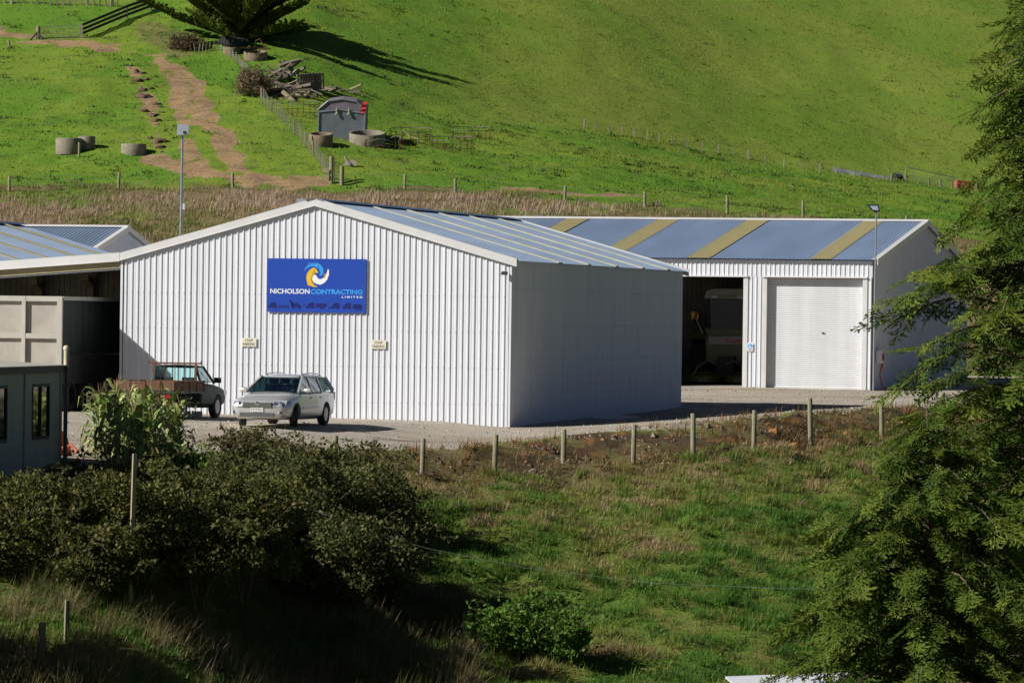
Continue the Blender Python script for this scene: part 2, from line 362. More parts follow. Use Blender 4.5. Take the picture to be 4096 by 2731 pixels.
hs = mth(n, 'SUBTRACT', 1.0, mth(n, 'MULTIPLY', s1.outputs[0], .72)); n.links.new(mth(n, 'MULTIPLY', hh, hs), bp.inputs['Height']); n.links.new(bp.outputs[0], b.inputs['Normal'])
me.materials.append(gm)
tag(link('ground', me), 'grassy gully, gravel yard and green hillside', None, None, 'structure')
# ------------------------------------------------------------------ sheds
TH = math.radians(13.9)                       # all sheds are turned by this angle
DX = Vector((math.cos(TH), -math.sin(TH), 0)); DY = Vector((math.sin(TH), math.cos(TH), 0))
def trap(a, b, pitch=.19, h=.028, top=.035, sl=.014, ph=0.0):
    """trapezoidal rib profile along a..b -> list of (s, height)"""
    r = [(a, 0)]; s = a + ph + .05
    while s + top + 2 * sl < b - .02:
        r += [(s, 0), (s + sl, h), (s + sl + top, h), (s + 2 * sl + top, 0)]
        mid = s + 2 * sl + top + (pitch - 2 * sl - top) / 2
        if mid + .015 < b - .02: r += [(mid - .014, 0), (mid, h * .16), (mid + .014, 0)]
        s += pitch
    return r + [(b, 0)]
def corr(a, b, pitch=.155, h=.03):
    k = max(4, int((b - a) / pitch * 6)); return [(a + (b - a) * i / k, h * (.5 + .5 * math.sin(2 * math.pi * (a + (b - a) * i / k) / pitch))) for i in range(k + 1)]
def wall_x(mb, prof, y, z0, ztop, sgn=-1):    # wall in the local x-z plane, ribs standing out along sgn*y
    zt = ztop if callable(ztop) else (lambda s: ztop)
    zb = z0 if callable(z0) else (lambda s: z0)
    return mb.strip([(s, y + sgn * h, zb(s)) for s, h in prof], [(s, y + sgn * h, zt(s)) for s, h in prof])
def wall_y(mb, prof, x, z0, ztop, sgn=1):
    zt = ztop if callable(ztop) else (lambda s: ztop)
    return mb.strip([(x + sgn * h, s, z0) for s, h in prof], [(x + sgn * h, s, zt(s)) for s, h in prof])
def slope_y(mb, prof, x0, z0, x1, z1):        # roof slope, profile running along y, falling from x0 to x1
    return mb.strip([(x0, s, z0 + h) for s, h in prof], [(x1, s, z1 + h) for s, h in prof])
def slope_x(mb, prof, y0, z0, y1, z1):
    return mb.strip([(s, y0, z0 + h) for s, h in prof], [(s, y1, z1 + h) for s, h in prof])

# --- the big white shed with the company board
W, L, EZ, RZ = 12.5, 25.35, 4.97, 6.72
main = thing('gable_shed', 'large white ribbed steel shed carrying the blue company board', 'shed', (-.06, 153, -.02), -TH)
top = lambda x: EZ + (RZ - EZ) * (1 - abs(x + W / 2) / (W / 2))
mb = MB(); pf = trap(-W + .06, -.06); k = min(range(len(pf)), key=lambda i: abs(pf[i][0] + W / 2)); pf.insert(k, (-W / 2, pf[k][1]))
pf.sort(); wall_x(mb, pf, 0, -.25, lambda s: top(s) - .03); mb.build('front_wall', M['white'], main)
mb = MB(); wall_y(mb, trap(.06, L - .06), 0, -.25, EZ - .02); mb.build('side_wall', M['white'], main)
mb = MB(); wall_y(mb, trap(.06, L - .06), -W, -.25, EZ - .02, -1); mb.build('side_wall', M['white'], main)
mb = MB(); mb.prism([(-W + .05, -.25), (-.05, -.25), (-.05, EZ - .03), (-W / 2, RZ - .05), (-W + .05, EZ - .03)], lambda x, z: (x, L - .06, z), lambda x, z: (x, L, z)); mb.build('rear_wall', M['white'], main)
ov = .18; sl_ = (RZ - EZ) / (W / 2)
mb = MB(); slope_y(mb, trap(-.10, L + .12, .19, .03), -W / 2 + .04, RZ + .03 - .04 * sl_, ov, EZ + .03 - ov * sl_); mb.build('roof_slope', M['zinc'], main)
mb = MB(); slope_y(mb, trap(-.10, L + .12, .19, .03), -W / 2 - .04, RZ + .03 - .04 * sl_, -W - .02, EZ + .03 - .02 * sl_); mb.build('roof_slope', M['zinc'], main)
for yy in (5.5, 9.6, 13.7, 17.8, 21.9):
    mb = MB(); x0, x1 = -W / 2 + .3, ov + .015; z = lambda x: RZ + .085 - (x + W / 2) * sl_
    mb.add([(x0, yy, z(x0)), (x1, yy, z(x1)), (x1, yy + .5, z(x1)), (x0, yy + .5, z(x0)), (x0, yy, z(x0) - .035), (x1, yy, z(x1) - .035), (x1, yy + .5, z(x1) - .035), (x0, yy + .5, z(x0) - .035)],
           [(0, 1, 2, 3), (7, 6, 5, 4), (0, 4, 5, 1), (1, 5, 6, 2), (2, 6, 7, 3), (3, 7, 4, 0)])
    mb.build('skylight_strip', M['sky1'], main)
mb = MB()
for sg in (-1, 1): mb.add([(-W / 2, -.14, RZ + .10), (-W / 2 + sg * .28, -.14, RZ + .10 - .28 * sl_), (-W / 2 + sg * .28, L + .15, RZ + .10 - .28 * sl_), (-W / 2, L + .15, RZ + .10)], [(0, 1, 2, 3)])
mb.build('ridge_cap', mat('blue_ridge', (.11, .19, .33), .4, metal=.3), main)
def barge(xa, za, xb, zb, y, h, parent, y2=None, mt='flash', name='barge_flashing'):
    mb = MB(); y2 = y if y2 is None else y2
    mb.prism([(xa, za), (xb, zb), (xb, zb - h), (xa, za - h)], lambda x, z: (x, y, z), lambda x, z: (x, y2 + .045, z))
    mb.prism([(xa, za + .004), (xb, zb + .004), (xb, zb - .016), (xa, za - .016)], lambda x, z: (x, y - .001, z), lambda x, z: (x, y2 + .24, z))
    mb.prism([(xa, za - h - .001), (xb, zb - h - .001), (xb, zb - h - .022), (xa, za - h - .022)], lambda x, z: (x, y - .014, z), lambda x, z: (x, y2 + .045, z))
    mb.build(name, M[mt], parent)
barge(-W / 2 - .001, RZ + .10, -W - .05, EZ + .10, -.105, .22, main); barge(-W / 2 + .001, RZ + .10, ov + .02, EZ + .10 - (ov + .02) * sl_, -.105, .22, main)
barge(-W / 2 + .001, RZ + .10, ov + .02, EZ + .10 - (ov + .02) * sl_, L + .1, .2, main)
def screw_rows(prof, rows, place, parent):
    mb = MB(); tops = [(a[0] + b[0]) / 2 for a, b in zip(prof[:-1], prof[1:]) if a[1] > .02 and b[1] > .02]
    for z in rows:
        for s in tops: place(mb, s, z)
    mb.build('screws', M['galv'], parent)['kind'] = 'stuff'
screw_rows(pf, (.55, 1.65, 2.75, 3.85), lambda m, s, z: m.box(s - .009, s + .009, -.036, -.026, z - .009, z + .009), main)
screw_rows(trap(.06, L - .06), (.9, 1.95, 3.0, 4.1), lambda m, s, z: m.box(.026, .036, s - .010, s + .010, z - .009, z + .009), main)
for x in (-W, 0):
    mb = MB(); mb.box(x - .035, x + .035, -.036, .05, -.25, EZ - .06); mb.build('corner_flashing', M['white'], main)
mb = MB(); mb.box(-W + .3, -.3, .4, L - .4, -.3, .004); mb.build('floor_slab', M['concrete'], main)
# --- lean-to left of it, open to the front
lean = thing('lean_to', 'open-fronted lean-to with timber front beam joined to the white company shed', 'shed', tuple(Vector((-.06, 153, -.02)) - DX * W), -TH)
LW, LD, s0 = 10.0, 9.5, .078
zl = lambda x: EZ + .02 + x * s0                      # x negative to the left
mb = MB(); slope_y(mb, trap(-.1, LD, .19, .03), -.06, zl(-.06), -LW, zl(-LW)); mb.build('roof_slope', M['zinc'], lean)
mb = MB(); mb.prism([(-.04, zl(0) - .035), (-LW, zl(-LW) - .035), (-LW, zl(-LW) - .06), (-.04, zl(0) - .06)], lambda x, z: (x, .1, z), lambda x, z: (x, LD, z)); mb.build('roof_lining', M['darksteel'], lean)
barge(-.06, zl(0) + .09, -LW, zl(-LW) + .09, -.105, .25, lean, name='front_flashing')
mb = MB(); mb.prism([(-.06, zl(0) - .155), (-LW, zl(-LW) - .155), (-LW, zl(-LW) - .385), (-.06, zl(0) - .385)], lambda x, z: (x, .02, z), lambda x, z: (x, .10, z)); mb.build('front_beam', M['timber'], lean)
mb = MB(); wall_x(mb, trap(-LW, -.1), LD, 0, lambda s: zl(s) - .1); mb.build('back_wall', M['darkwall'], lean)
for xx in (-.55, -2.35, -4.1, -5.9, -7.7, -9.6):
    mb = MB(); mb.bar((xx, LD - .35, 0), (xx, LD - .35, zl(xx) - .42), .22, .2); p = mb.build('post', M['timber'], lean)
    mb = MB(); mb.prism([(-.0, 0), (-.75, .22), (-.75, 0), (-.05, -.25)], lambda y, z: (xx - .13, LD - .3 + y, zl(xx) - .42 + z), lambda y, z: (xx + .13, LD - .3 + y, zl(xx) - .42 + z)); mb.build('bracket', M['timber'], p)
mb = MB(); mb.box(-LW, -.2, .3, LD - .05, -.2, .06); mb.build('floor_slab', M['concrete'], lean)
mb = MB(); wall_y(mb, trap(.1, LD), -LW + .05, 0, zl(-LW) - .08, -1); mb.build('added_end_wall', M['white'], lean)  # unseen left end, added to stop sun reaching under the lean-to roof
# --- gable shed behind the lean-to, only its right-hand roof slope in view
lg = thing('gable_shed', 'blue-grey shed roof with yellowed strips rising behind the open lean-to', 'shed', tuple(P(75, 1263, 204)), -TH); lg.location.z = .2
ez, rz = 4.75, 6.55
mb = MB(); slope_y(mb, trap(-37, 0, .19, .03), 0, rz, 6.3, ez); mb.build('roof_slope', M['zinc'], lg)
mb = MB(); slope_y(mb, trap(-37, 0, .19, .03), 0, rz, -6.3, ez); mb.build('roof_slope', M['zinc'], lg)
for yy in np.arange(-35, -1, 4.6):
    mb = MB(); mb.prism([(.1, rz + .02), (6.32, ez + .02), (6.32, ez + .055), (.1, rz + .055)], lambda x, z: (x, yy, z), lambda x, z: (x, yy + .42, z)); mb.build('skylight_strip', M['sky2'], lg)
mb = MB(); mb.prism([(-.3, rz + .01), (0, rz + .1), (.3, rz + .01), (0, rz + .06)], lambda x, z: (x, -37, z), lambda x, z: (x, .1, z)); mb.build('ridge_cap', bpy.data.materials['blue_ridge'], lg)
mb = MB(); mb.box(5.95, 6.05, -36.9, -.1, -.3, ez + .02); mb.box(-6.05, -5.95, -36.9, -.1, -.3, ez + .02); mb.build('side_wall', M['white'], lg)
mb = MB(); mb.prism([(-6, -.3), (6, -.3), (6, ez + .05), (0, rz - .05), (-6, ez + .05)], lambda x, z: (x, -.08, z), lambda x, z: (x, -.02, z)); mb.build('rear_wall', M['white'], lg)
mb = MB(); mb.prism([(-6, -.3), (6, -.3), (6, ez + .05), (0, rz - .05), (-6, ez + .05)], lambda x, z: (x, -37, z), lambda x, z: (x, -36.94, z)); mb.build('front_wall', M['white'], lg)
# --- small shed at the foot of the bank, its pale gable showing
def side_shed(name, label, corner, length, half, ez, rz, mroof, mwall, prof, strips=(), z0=-.3, fw=True):
    """ridge along local x; origin at the front right corner of the walls"""
    t = thing(name, label, 'shed', corner, -TH); o = .2; s = (rz - ez) / half
    for sg, y0 in ((1, -o), (-1, 2 * half + o)):
        mb = MB(); slope_x(mb, prof(-length - .1, o), half, rz + .02, y0, ez + .02 - o * s); mb.build('roof_slope', mroof, t)
    mb = MB(); ztop = lambda y: ez + s * min(y, 2 * half - y)
    pf = trap(.05, 2 * half - .05); pf.append((half, 0)); pf.sort(); wall_y(mb, pf, 0, z0, lambda y: ztop(y) - .02); mb.build('gable_wall', mwall, t)
    mb = MB(); mb.prism([(0, z0), (2 * half, z0), (2 * half, ez), (half, rz - .04), (0, ez)], lambda y, z: (-length, y, z), lambda y, z: (-length + .05, y, z)); mb.build('gable_wall', mwall, t)
    mb = MB(); mb.box(-length, 0, 2 * half - .05, 2 * half, z0, ez - .02); mb.build('rear_wall', mwall, t)
    for a, b in ((-o, half), (2 * half + o, half)):
        za, zb = (ez - o * s + .075, rz + .085); mb = MB()
        mb.prism([(a, za), (b, zb), (b, zb - .24), (a, za - .24)], lambda y, z: (o - .01, y, z), lambda y, z: (o + .03, y, z))
        mb.prism([(a, za + .003), (b, zb + .003), (b, zb - .02), (a, za - .02)], lambda y, z: (o - .2, y, z), lambda y, z: (o + .031, y, z)); mb.build('barge_flashing', M['flash'], t)
    mb = MB()
    for sg in (-1, 1): mb.prism([(half, rz + .12), (half + sg * .24, rz + .06), (half + sg * .24, rz + .03), (half, rz + .09)], lambda y, z: (-length, y, z), lambda y, z: (o + .02, y, z))
    mb.build('ridge_cap', M['flash'], t)
    for a, b in strips:
        mb = MB(); mb.strip([(x, half - .2, rz + .030 - .2 * s + h + .012) for x, h in prof(a, b)], [(x, -o - .01, ez + .042 - (o + .01) * s + h) for x, h in prof(a, b)]); mb.build('skylight_strip', M['sky2'], t)
    if fw:
        mb = MB(); wall_x(mb, trap(-length, -.03), 0, z0, ez - .03); mb.build('front_wall', mwall, t)
    return t
c = P(372, 1268, 218.3); c.z = .3
side_shed('gable_shed', 'small pale gabled shed at the foot of the dry bank', tuple(c), 14, 4.2, 5.75, 6.72, M['zinc'], M['shedgrey'], lambda a, b: trap(a, b, .19, .03), fw=True)
# --- workshop with roller door
c = P(3490, 1309.5, 200); Z2 = .53; c.z = Z2
wf = lambda p: -(14.42 - (p - 2048) * .01) / (.9707 + 1.2e-5 * (p - 2048))
work = side_shed('workshop_shed', 'white workshop with roller door and blue roof crossed by yellowed strips', tuple(c), 25, 12.4, 5.2, 7.0, M['zinc2'], M['white'], corr,
                 [(wf(3323) + -.0 - .85, wf(3323)), (wf(2840) - .95, wf(2840)), (wf(2460) - .95, wf(2460)), (wf(2080) - .95, wf(2080))], fw=False)
EZ2 = 5.2; DT = 4.5; d0, d1 = wf(3060), wf(3455); o1 = wf(2978); o0 = o1 - 4.3
mb = MB(); wall_x(mb, trap(-25, -.03), 0, DT, EZ2 - .03); mb.build('front_wall', M['white'], work)
for a, b in ((-25, o0), (o1, d0), (d1, -.03)):
    mb = MB(); wall_x(mb, trap(a, b), 0, -.3, DT + .004); mb.build('front_wall', M['white'], work)
for a, b in ((o0, o1), (d0, d1)):
    mb = MB(); mb.box(a - .12, b + .12, -.09, .0, DT - .03, DT + .03); mb.build('header_flashing', M['flash'], work)
    for x, s in ((a, -1), (b, 1)):
        mb = MB(); mb.box(min(x, x - s * .06), max(x, x - s * .06), -.034, .30, 0, DT - .031); mb.box(min(x, x + s * .13), max(x, x + s * .13), -.036, -.03, 0, DT - .031); mb.build('jamb', M['flash'], work)
rd = MB(); A = []; B = []; nz = 0
zs = [0.02]
while zs[-1] < DT - .06: zs.append(zs[-1] + .019)
rows = [(z, .21 + (.0, .016, .022, .016)[i % 4]) for i, z in enumerate(zs)]
rd.strip([(d0 + .06, y, z) for z, y in rows], [(d1 - .06, y, z) for z, y in rows])
door = rd.build('roller_door', mat('door_steel', (.73, .735, .74), .45, var=.12, scale=.6, stretch=(2, 1, .15)), work)
mb = MB(); mb.box(d0 + .06, d1 - .06, .20, .235, -.0, .10); mb.build('bottom_rail', M['flash'], door)
mb = MB(); mb.box((d0 + d1) / 2 + .25, (d0 + d1) / 2 + .37, .17, .205, 2.26, 2.29); mb.build('handle', M['darksteel'], door)
mb = MB(); mb.box(-24.8, -.1, -.25, 24.6, -.3, .01); mb.build('floor_slab', M['concrete'], work)
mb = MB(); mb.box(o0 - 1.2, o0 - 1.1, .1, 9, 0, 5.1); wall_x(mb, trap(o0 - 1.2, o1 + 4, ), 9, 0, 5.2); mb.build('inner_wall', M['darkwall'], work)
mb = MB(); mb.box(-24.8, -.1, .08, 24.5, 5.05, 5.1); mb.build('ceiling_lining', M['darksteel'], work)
# ------------------------------------------------------------------ vegetation helpers
def rand_unit(n):
    v = RNG.normal(size=(n, 3)); return v / np.linalg.norm(v, axis=1, keepdims=True)
def blades(pts, nb, lo, hi, wid, cols, lean=.55, spread=.06, cvar=.25, bend=.35, bias=(0, 0), tri=True):
    """tufts of kite-shaped blades at pts (N,3)"""
    n = len(pts) * nb; p = np.repeat(pts, nb, 0); c = np.repeat(cols, nb, 0)
    p = p + np.concatenate([RNG.normal(0, spread, (n, 2)), np.zeros((n, 1))], 1)
    L = RNG.uniform(lo, hi, n)[:, None] if np.isscalar(lo) else (np.repeat(lo, nb) + RNG.random(n) * np.repeat(hi - lo, nb))[:, None]
    a = RNG.uniform(0, 2 * np.pi, n); ln = np.abs(RNG.normal(0, lean, n)); d = np.stack([np.cos(a) * ln + bias[0], np.sin(a) * ln + bias[1], np.ones(n)], 1)
    d /= np.linalg.norm(d, axis=1, keepdims=True)
    side = np.stack([-np.sin(a + RNG.normal(0, .8, n)), np.cos(a), np.zeros(n)], 1); side /= np.linalg.norm(side, axis=1, keepdims=True) + 1e-6
    w = wid * RNG.uniform(.6, 1.3, n)[:, None]
    mid = p + d * L * .5; tip = p + d * L + np.stack([d[:, 0], d[:, 1], -np.abs(d[:, 0]) - .15], 1) * L * bend
    Q = np.stack([p - side * w * 1.15 - [0, 0, .03], p + side * w * 1.15 - [0, 0, .03], tip], 1) if tri else np.stack([p - [0, 0, .03], mid + side * w, tip, mid - side * w], 1)
    return Q, c * RNG.uniform(1 - cvar, 1 + cvar, (n, 1)) * RNG.uniform(.92, 1.08, (n, 3))
def stuff(name, label, Q, C, mt):
    return tag(link(name, quads_mesh(name, Q, C, mt)), label, None, None, 'stuff')
def lerp_cols(cols, t):
    cols = np.array(cols); t = np.clip(t, 0, .999) * (len(cols) - 1); i = t.astype(int); f = (t - i)[:, None]; return cols[i] * (1 - f) + cols[i + 1] * f
def leaf_shell(ells, dens, size, cols, lump=.3, thick=.30, seed=0, keep_above=None):
    """leaf kites through the outer part of a union of ellipsoids [(centre, (rx,ry,rz))]"""
    Qs, Cs = [], []; RR = random.Random(seed + 99); full = []; nbig = len(ells)
    for c, r in ells:
        full.append((c, tuple(x * .82 for x in r)))
        for _ in range(16 if lump > .35 else 9):
            u = Vector((RR.gauss(0, 1), RR.gauss(0, 1), RR.gauss(.25, .8))).normalized(); f = RR.uniform(.26, .42); full.append((tuple(c[i] + u[i] * r[i] * RR.uniform(.72, .92) for i in range(3)), tuple(max(.22, x * f) for x in r)))
    ells = full
    for k, (c, r) in enumerate(ells):
        tone = RR.uniform(.65, 1.35) if k else 1.0
        c = np.array(c); r = np.array(r); A = 4 * np.pi * ((r[0] * r[1]) ** 1.6 / 3 + (r[0] * r[2]) ** 1.6 / 3 + (r[1] * r[2]) ** 1.6 / 3) ** (1 / 1.6)
        n = int(A * dens); u = rand_unit(n)
        lm = 1 + lump * (fbm(u[:, 0] * 2.3 + u[:, 2] * 1.9 + 7 * k + seed, u[:, 1] * 2.3 - u[:, 2] * 1.4 + 3 * k, 4) - .5) * 2
        rad = lm * (1 - np.abs(RNG.normal(0, thick, n))); p = c + u * r * np.clip(rad, .1, 2)[:, None]
        inside = np.zeros(n, bool)
        for j, (c2, r2) in enumerate(ells):
            if j != k: inside |= (((p - np.array(c2)) / np.array(r2)) ** 2).sum(1) < .5
        gzv = gz(p[:, 0], p[:, 1]); ok = (~inside) & (p[:, 2] > gzv - .05); p = p[ok]; u2 = u[ok]; n = len(p)
        d = u2 * .5 + rand_unit(n) * .9 + [0, 0, .1]; d /= np.linalg.norm(d, axis=1, keepdims=True)
        s = np.cross(d, rand_unit(n)); s /= np.linalg.norm(s, axis=1, keepdims=True) + 1e-6
        L = size * RNG.uniform(.6, 1.4, n)[:, None]
        Qs.append(np.stack([p, p + d * L * .5 + s * L * .33, p + d * L, p + d * L * .5 - s * L * .33], 1))
        Cs.append(lerp_cols(cols, np.clip(RNG.random(n) * .7 + .3 * fbm(p[:, 0] * 1.5, p[:, 2] * 1.5), 0, 1)) * RNG.uniform(.7, 1.3, (n, 1)) * tone)
    return np.concatenate(Qs), np.concatenate(Cs)
def canes(starts, n, length, mbx, sprout=(.05, 26), cols=((.05, .08, .02), (.12, .12, .03)), up=.8, seed=1):
    """arching stems with leaves"""
    Q, C = [], []; R = random.Random(seed)
    for _ in range(n):
        p = Vector(R.choice(starts)) + Vector((R.uniform(-.5, .5), R.uniform(-.4, .4), R.uniform(-.2, .2)))
        a = R.uniform(0, 6.28); d = Vector((math.cos(a) * .6, math.sin(a) * .6, up)).normalized(); L = length * R.uniform(.5, 1.1); pts = [p.copy()]; k = 8
        for i in range(k): p = p + d * L / k; d = (d + Vector((math.cos(a) * .06, math.sin(a) * .06, -.17))).normalized(); pts.append(p.copy())
        mbx.tube(pts, [.009 * (1 - i / (k + 2)) for i in range(k + 1)], 4)
        for _ in range(sprout[1]):
            t = R.random() ** .8 * (k - .01); i = int(t); q = pts[i].lerp(pts[i + 1], t - i); dd = Vector((R.gauss(0, 1), R.gauss(0, 1), R.gauss(.1, .8))).normalized()
            q = q + dd * R.uniform(0, .07); L2 = sprout[0] * R.uniform(.7, 1.6); s = dd.cross(Vector((R.gauss(0, 1), R.gauss(0, 1), R.gauss(0, 1)))).normalized()
            Q.append([q, q + dd * L2 * .5 + s * L2 * .35, q + dd * L2, q + dd * L2 * .5 - s * L2 * .35]); t = R.random(); C.append([cols[0][j] * (1 - t) + cols[1][j] * t for j in range(3)])
    return np.array([[tuple(v) for v in q] for q in Q]), np.array(C)
def ell(px, py, d, rx, ry, rd):
    s = d / F; return (tuple(P(px, py, d)), (rx * s, rd, ry * s))
def shrub(name, label, ells, dens, size, cols, cat='shrub', group=None, cane=None, lump=.3, thick=.30, seed=0, stemmat='bark', whisk=60):
    c = np.mean([e[0] for e in ells], 0); base = Vector((c[0], c[1], gz1(c[0], c[1])))
    t = thing(name, label, cat, base, 0, group)
    Q, C = leaf_shell(ells, dens, size, cols, lump, thick, seed)
    mb = MB(); R = random.Random(seed + 5)
    for e in ells:
        for _ in range(4):
            q = Vector(e[0]) + Vector((R.uniform(-.5, .5) * e[1][0], R.uniform(-.5, .5) * e[1][1], .45 * e[1][2])); b = Vector((e[0][0] + R.uniform(-.3, .3), e[0][1] + R.uniform(-.3, .3), 0)); b.z = gz1(b.x, b.y) - .1
            mb.tube([b, b.lerp(q, .5) + Vector((R.uniform(-.2, .2), 0, .1)), q], [.03, .022, .01], 5)
    if whisk:
        st = []
        for e in ells:
            for _ in range(40):
                u_ = Vector((R.gauss(0, 1), R.gauss(-.3, 1), R.gauss(.5, .8))).normalized(); st.append(tuple(e[0][i] + u_[i] * e[1][i] * .88 for i in range(3)))
        q2, c2 = canes(st, int(whisk * len(ells)), .75, mb, (size * .95, 20), (cols[1], cols[-2]), seed=seed + 1); Q = np.concatenate([Q, q2]); C = np.concatenate([C, c2])
    if cane:
        st, n, ln, ncol = cane; q2, c2 = canes([tuple(P(*s)) for s in st], n, ln, mb, (size * 1.0, 30), ncol, seed=seed); Q = np.concatenate([Q, q2]); C = np.concatenate([C, c2])
    mb.v = [tuple(Vector(v) - base) for v in mb.v]; Q = Q - np.array(base)
    mb.build('stems', M[stemmat], t)['kind'] = 'stuff'; link('foliage', quads_mesh('foliage', Q, C, M['leaf']), t); return t
BR = [(.040, .062, .014), (.075, .100, .022), (.115, .130, .032), (.17, .155, .05), (.25, .18, .075)]
# ------------------------------------------------------------------ grass in the gully paddock
def sample(x0, x1, y0, y1, n):
    X = RNG.uniform(x0, x1, n); Y = RNG.uniform(y0, y1, n); return X, Y
X, Y = sample(-15, 19, 96, 166, 100000); Z = gz(X, Y); u, v = proj(X, Y, Z); d5 = brk(5, X, Y)
ok = (Y < d5 + .6) & (u > -250) & (u < 4350) & (v < 2900) & ~((u > 3850) & (v > 1900)); X, Y, Z, u, v, d5 = [a[ok] for a in (X, Y, Z, u, v, d5)]
pn = fbm(X * .35 + 5, Y * .3); fn = fbm(X * 1.3, Y * 1.1 + 9); t = np.clip((pn - .5) * 2.4 + (fn - .5) * 1.6 + .27 + RNG.normal(0, .13, len(X)), 0, 1)
t = np.clip(t + .42 * sstep(d5 - 4, d5 - .3, Y), 0, 1)
cols = lerp_cols([(.098, .215, .028), (.142, .245, .036), (.225, .268, .052), (.30, .27, .092), (.40, .30, .16)], t)
hn = np.clip((fbm(X * 1.25 + 40, Y * 1.0) - .5) * 3.2 + .55 + (fbm(X * .9 + 3, Y * .9, 3) - .5) * 1.5, .08, 1.5)
Q, C = blades(np.stack([X, Y, Z], 1), 8, .04 + .03 * hn, .09 + .09 * hn, .013, cols, lean=1.2, spread=.10, bias=(.15, -.3))
Xt, Yt = sample(-14, 18, 98, 166, 5600); d5t = brk(5, Xt, Yt); Zt = gz(Xt, Yt); ut, vt = proj(Xt, Yt, Zt); ok = (Yt < d5t - .3) & (ut > -200) & (ut < 4300) & (vt < 2900); Xt, Yt, Zt = Xt[ok], Yt[ok], Zt[ok]
tt = np.clip((fbm(Xt * .35 + 5, Yt * .3) - .5) * 2.0 + .35 + RNG.normal(0, .25, len(Xt)), 0, 1); ct = lerp_cols([(.076, .172, .024), (.120, .208, .032), (.205, .242, .048), (.28, .25, .085), (.37, .275, .15)], tt) * RNG.uniform(.7, 1.2, (len(Xt), 1))
ht = RNG.uniform(.16, .46, len(Xt)) * np.clip(.5 + 1.1 * fbm(Xt * .6 + 7, Yt * .6), .5, 1.3); Q2, C2 = blades(np.stack([Xt, Yt, Zt], 1), 58, ht * .55, ht, .013, ct, lean=.95, spread=.13, bias=(.1, -.2)); Q = np.concatenate([Q, Q2]); C = np.concatenate([C, C2])
stuff('paddock_grass', 'tussocky green and straw-coloured grass on the gully paddock', Q, C, M['grassm'])
# tall seeding grass at the foot of the hedge, lower left
X, Y = sample(-14, 2, 98, 124, 9000); Z = gz(X, Y); u, v = proj(X, Y, Z); cl = fbm(X * .8 + 2, Y * .8)
ok = (u > -200) & (u < 1900) & (v > 2260 + 60 * (u > 900)) & (v < 3000) & (cl > .45); X, Y, Z, u = X[ok], Y[ok], Z[ok], u[ok]
t = np.clip(RNG.random(len(X)) * .7 + (fbm(X * .5, Y * .5) - .4), 0, 1); cols = lerp_cols([(.075, .12, .025), (.16, .14, .05), (.27, .20, .11), (.34, .26, .16)], t)
Q, C = blades(np.stack([X, Y, Z], 1), 9, .25, .95, .009, cols, lean=.6, spread=.10, bend=.45, bias=(.2, -.1))
stuff('long_grass', 'tall straw-coloured seeding grass below the bramble hedge', Q, C, M['grassm'])
# scruffy dry grass on the yard bank
X, Y = sample(-14, 22, 112, 176, 26000); d5 = brk(5, X, Y); d6 = brk(6, X, Y); Z = gz(X, Y); u, v = proj(X, Y, Z); cl = fbm(X * .9 + 12, Y * .9)
ok = (Y > d5 - 2.5) & (Y < d6 + .1) & (cl + .12 * (u < 2000) > .40) & (u > -200) & (u < 4300); X, Y, Z, u = X[ok], Y[ok], Z[ok], u[ok]
t = np.clip(RNG.random(len(X)) * .8 + .1, 0, 1); cols = lerp_cols([(.08, .12, .024), (.22, .15, .05), (.33, .175, .07), (.36, .22, .11)], t)
Q, C = blades(np.stack([X, Y, Z], 1), 9, .10, .42, .010, cols, lean=.7, spread=.09, bias=(.1, -.2))
stuff('bank_grass', 'rusty brown dry grass along the edge of the gravel yard', Q, C, M['grassm'])
# dry grass bank behind the sheds
X, Y = sample(-36, 38, 245, 294, 26000); Z = gz(X, Y); u, v = proj(X, Y, Z); e = fbm(X * .4, Y * .4)
ok = (u > -200) & (u < 4400) & (Y < 288 + (e - .5) * 10 + (fbm(X * .12 + 2, Y * .02) - .5) * 12); X, Y, Z, u = X[ok], Y[ok], Z[ok], u[ok]
pn = fbm(X * .18 + 9, Y * .2, 4); t = np.clip((pn - .5) * 2.0 + .66 + RNG.normal(0, .16, len(X)) - .25 * sstep(3100, 3900, u) - .22 * (1 - sstep(600, 1500, u)), 0, 1)
cols = lerp_cols([(.10, .165, .028), (.22, .22, .065), (.34, .275, .14), (.40, .30, .19), (.45, .33, .24)], t); h = .16 + .5 * t * fbm(X * .5 + 4, Y * .6)
Q, C = blades(np.stack([X, Y, Z], 1), 7, h * .6, h * 1.35, .022, cols, lean=.35, spread=.16, bend=.25, bias=(.12, 0))
stuff('dry_bank_grass', 'tall pinkish-brown dry grass on the bank behind the sheds', Q, C, M['grassm'])
# pasture on the hill: short tufts, weeds in the rough lower paddock
X, Y = sample(-42, 46, 288, 425, 60000); Z = gz(X, Y); u, v = proj(X, Y, Z); g0, di0, dr0, cl0, up0, fg0 = masks(X, Y, Z)
ok = (u > -150) & (u < 4300) & (v > -150) & (di0 < .35); X, Y, Z, u, v, up0 = [a[ok] for a in (X, Y, Z, u, v, up0)]
pn = fbm(X * .12, Y * .1 + 4, 4); t = np.clip((pn - .5) * 2 + .45 + RNG.normal(0, .2, len(X)), 0, 1)
cols = lerp_cols([(.085, .190, .018), (.125, .240, .020), (.200, .280, .032), (.27, .27, .06)], t)
Q, C = blades(np.stack([X, Y, Z], 1), 4, .05, .16, .03, cols, lean=1.1, spread=.18, bend=.2, cvar=.12)
stuff('hill_grass', 'short green pasture on the hillside', Q, C, M['grassm'])
X, Y = sample(-42, 46, 289, 425, 9000); Z = gz(X, Y); u, v = proj(X, Y, Z); g0, di0, dr0, cl0, up0, fg0 = masks(X, Y, Z)
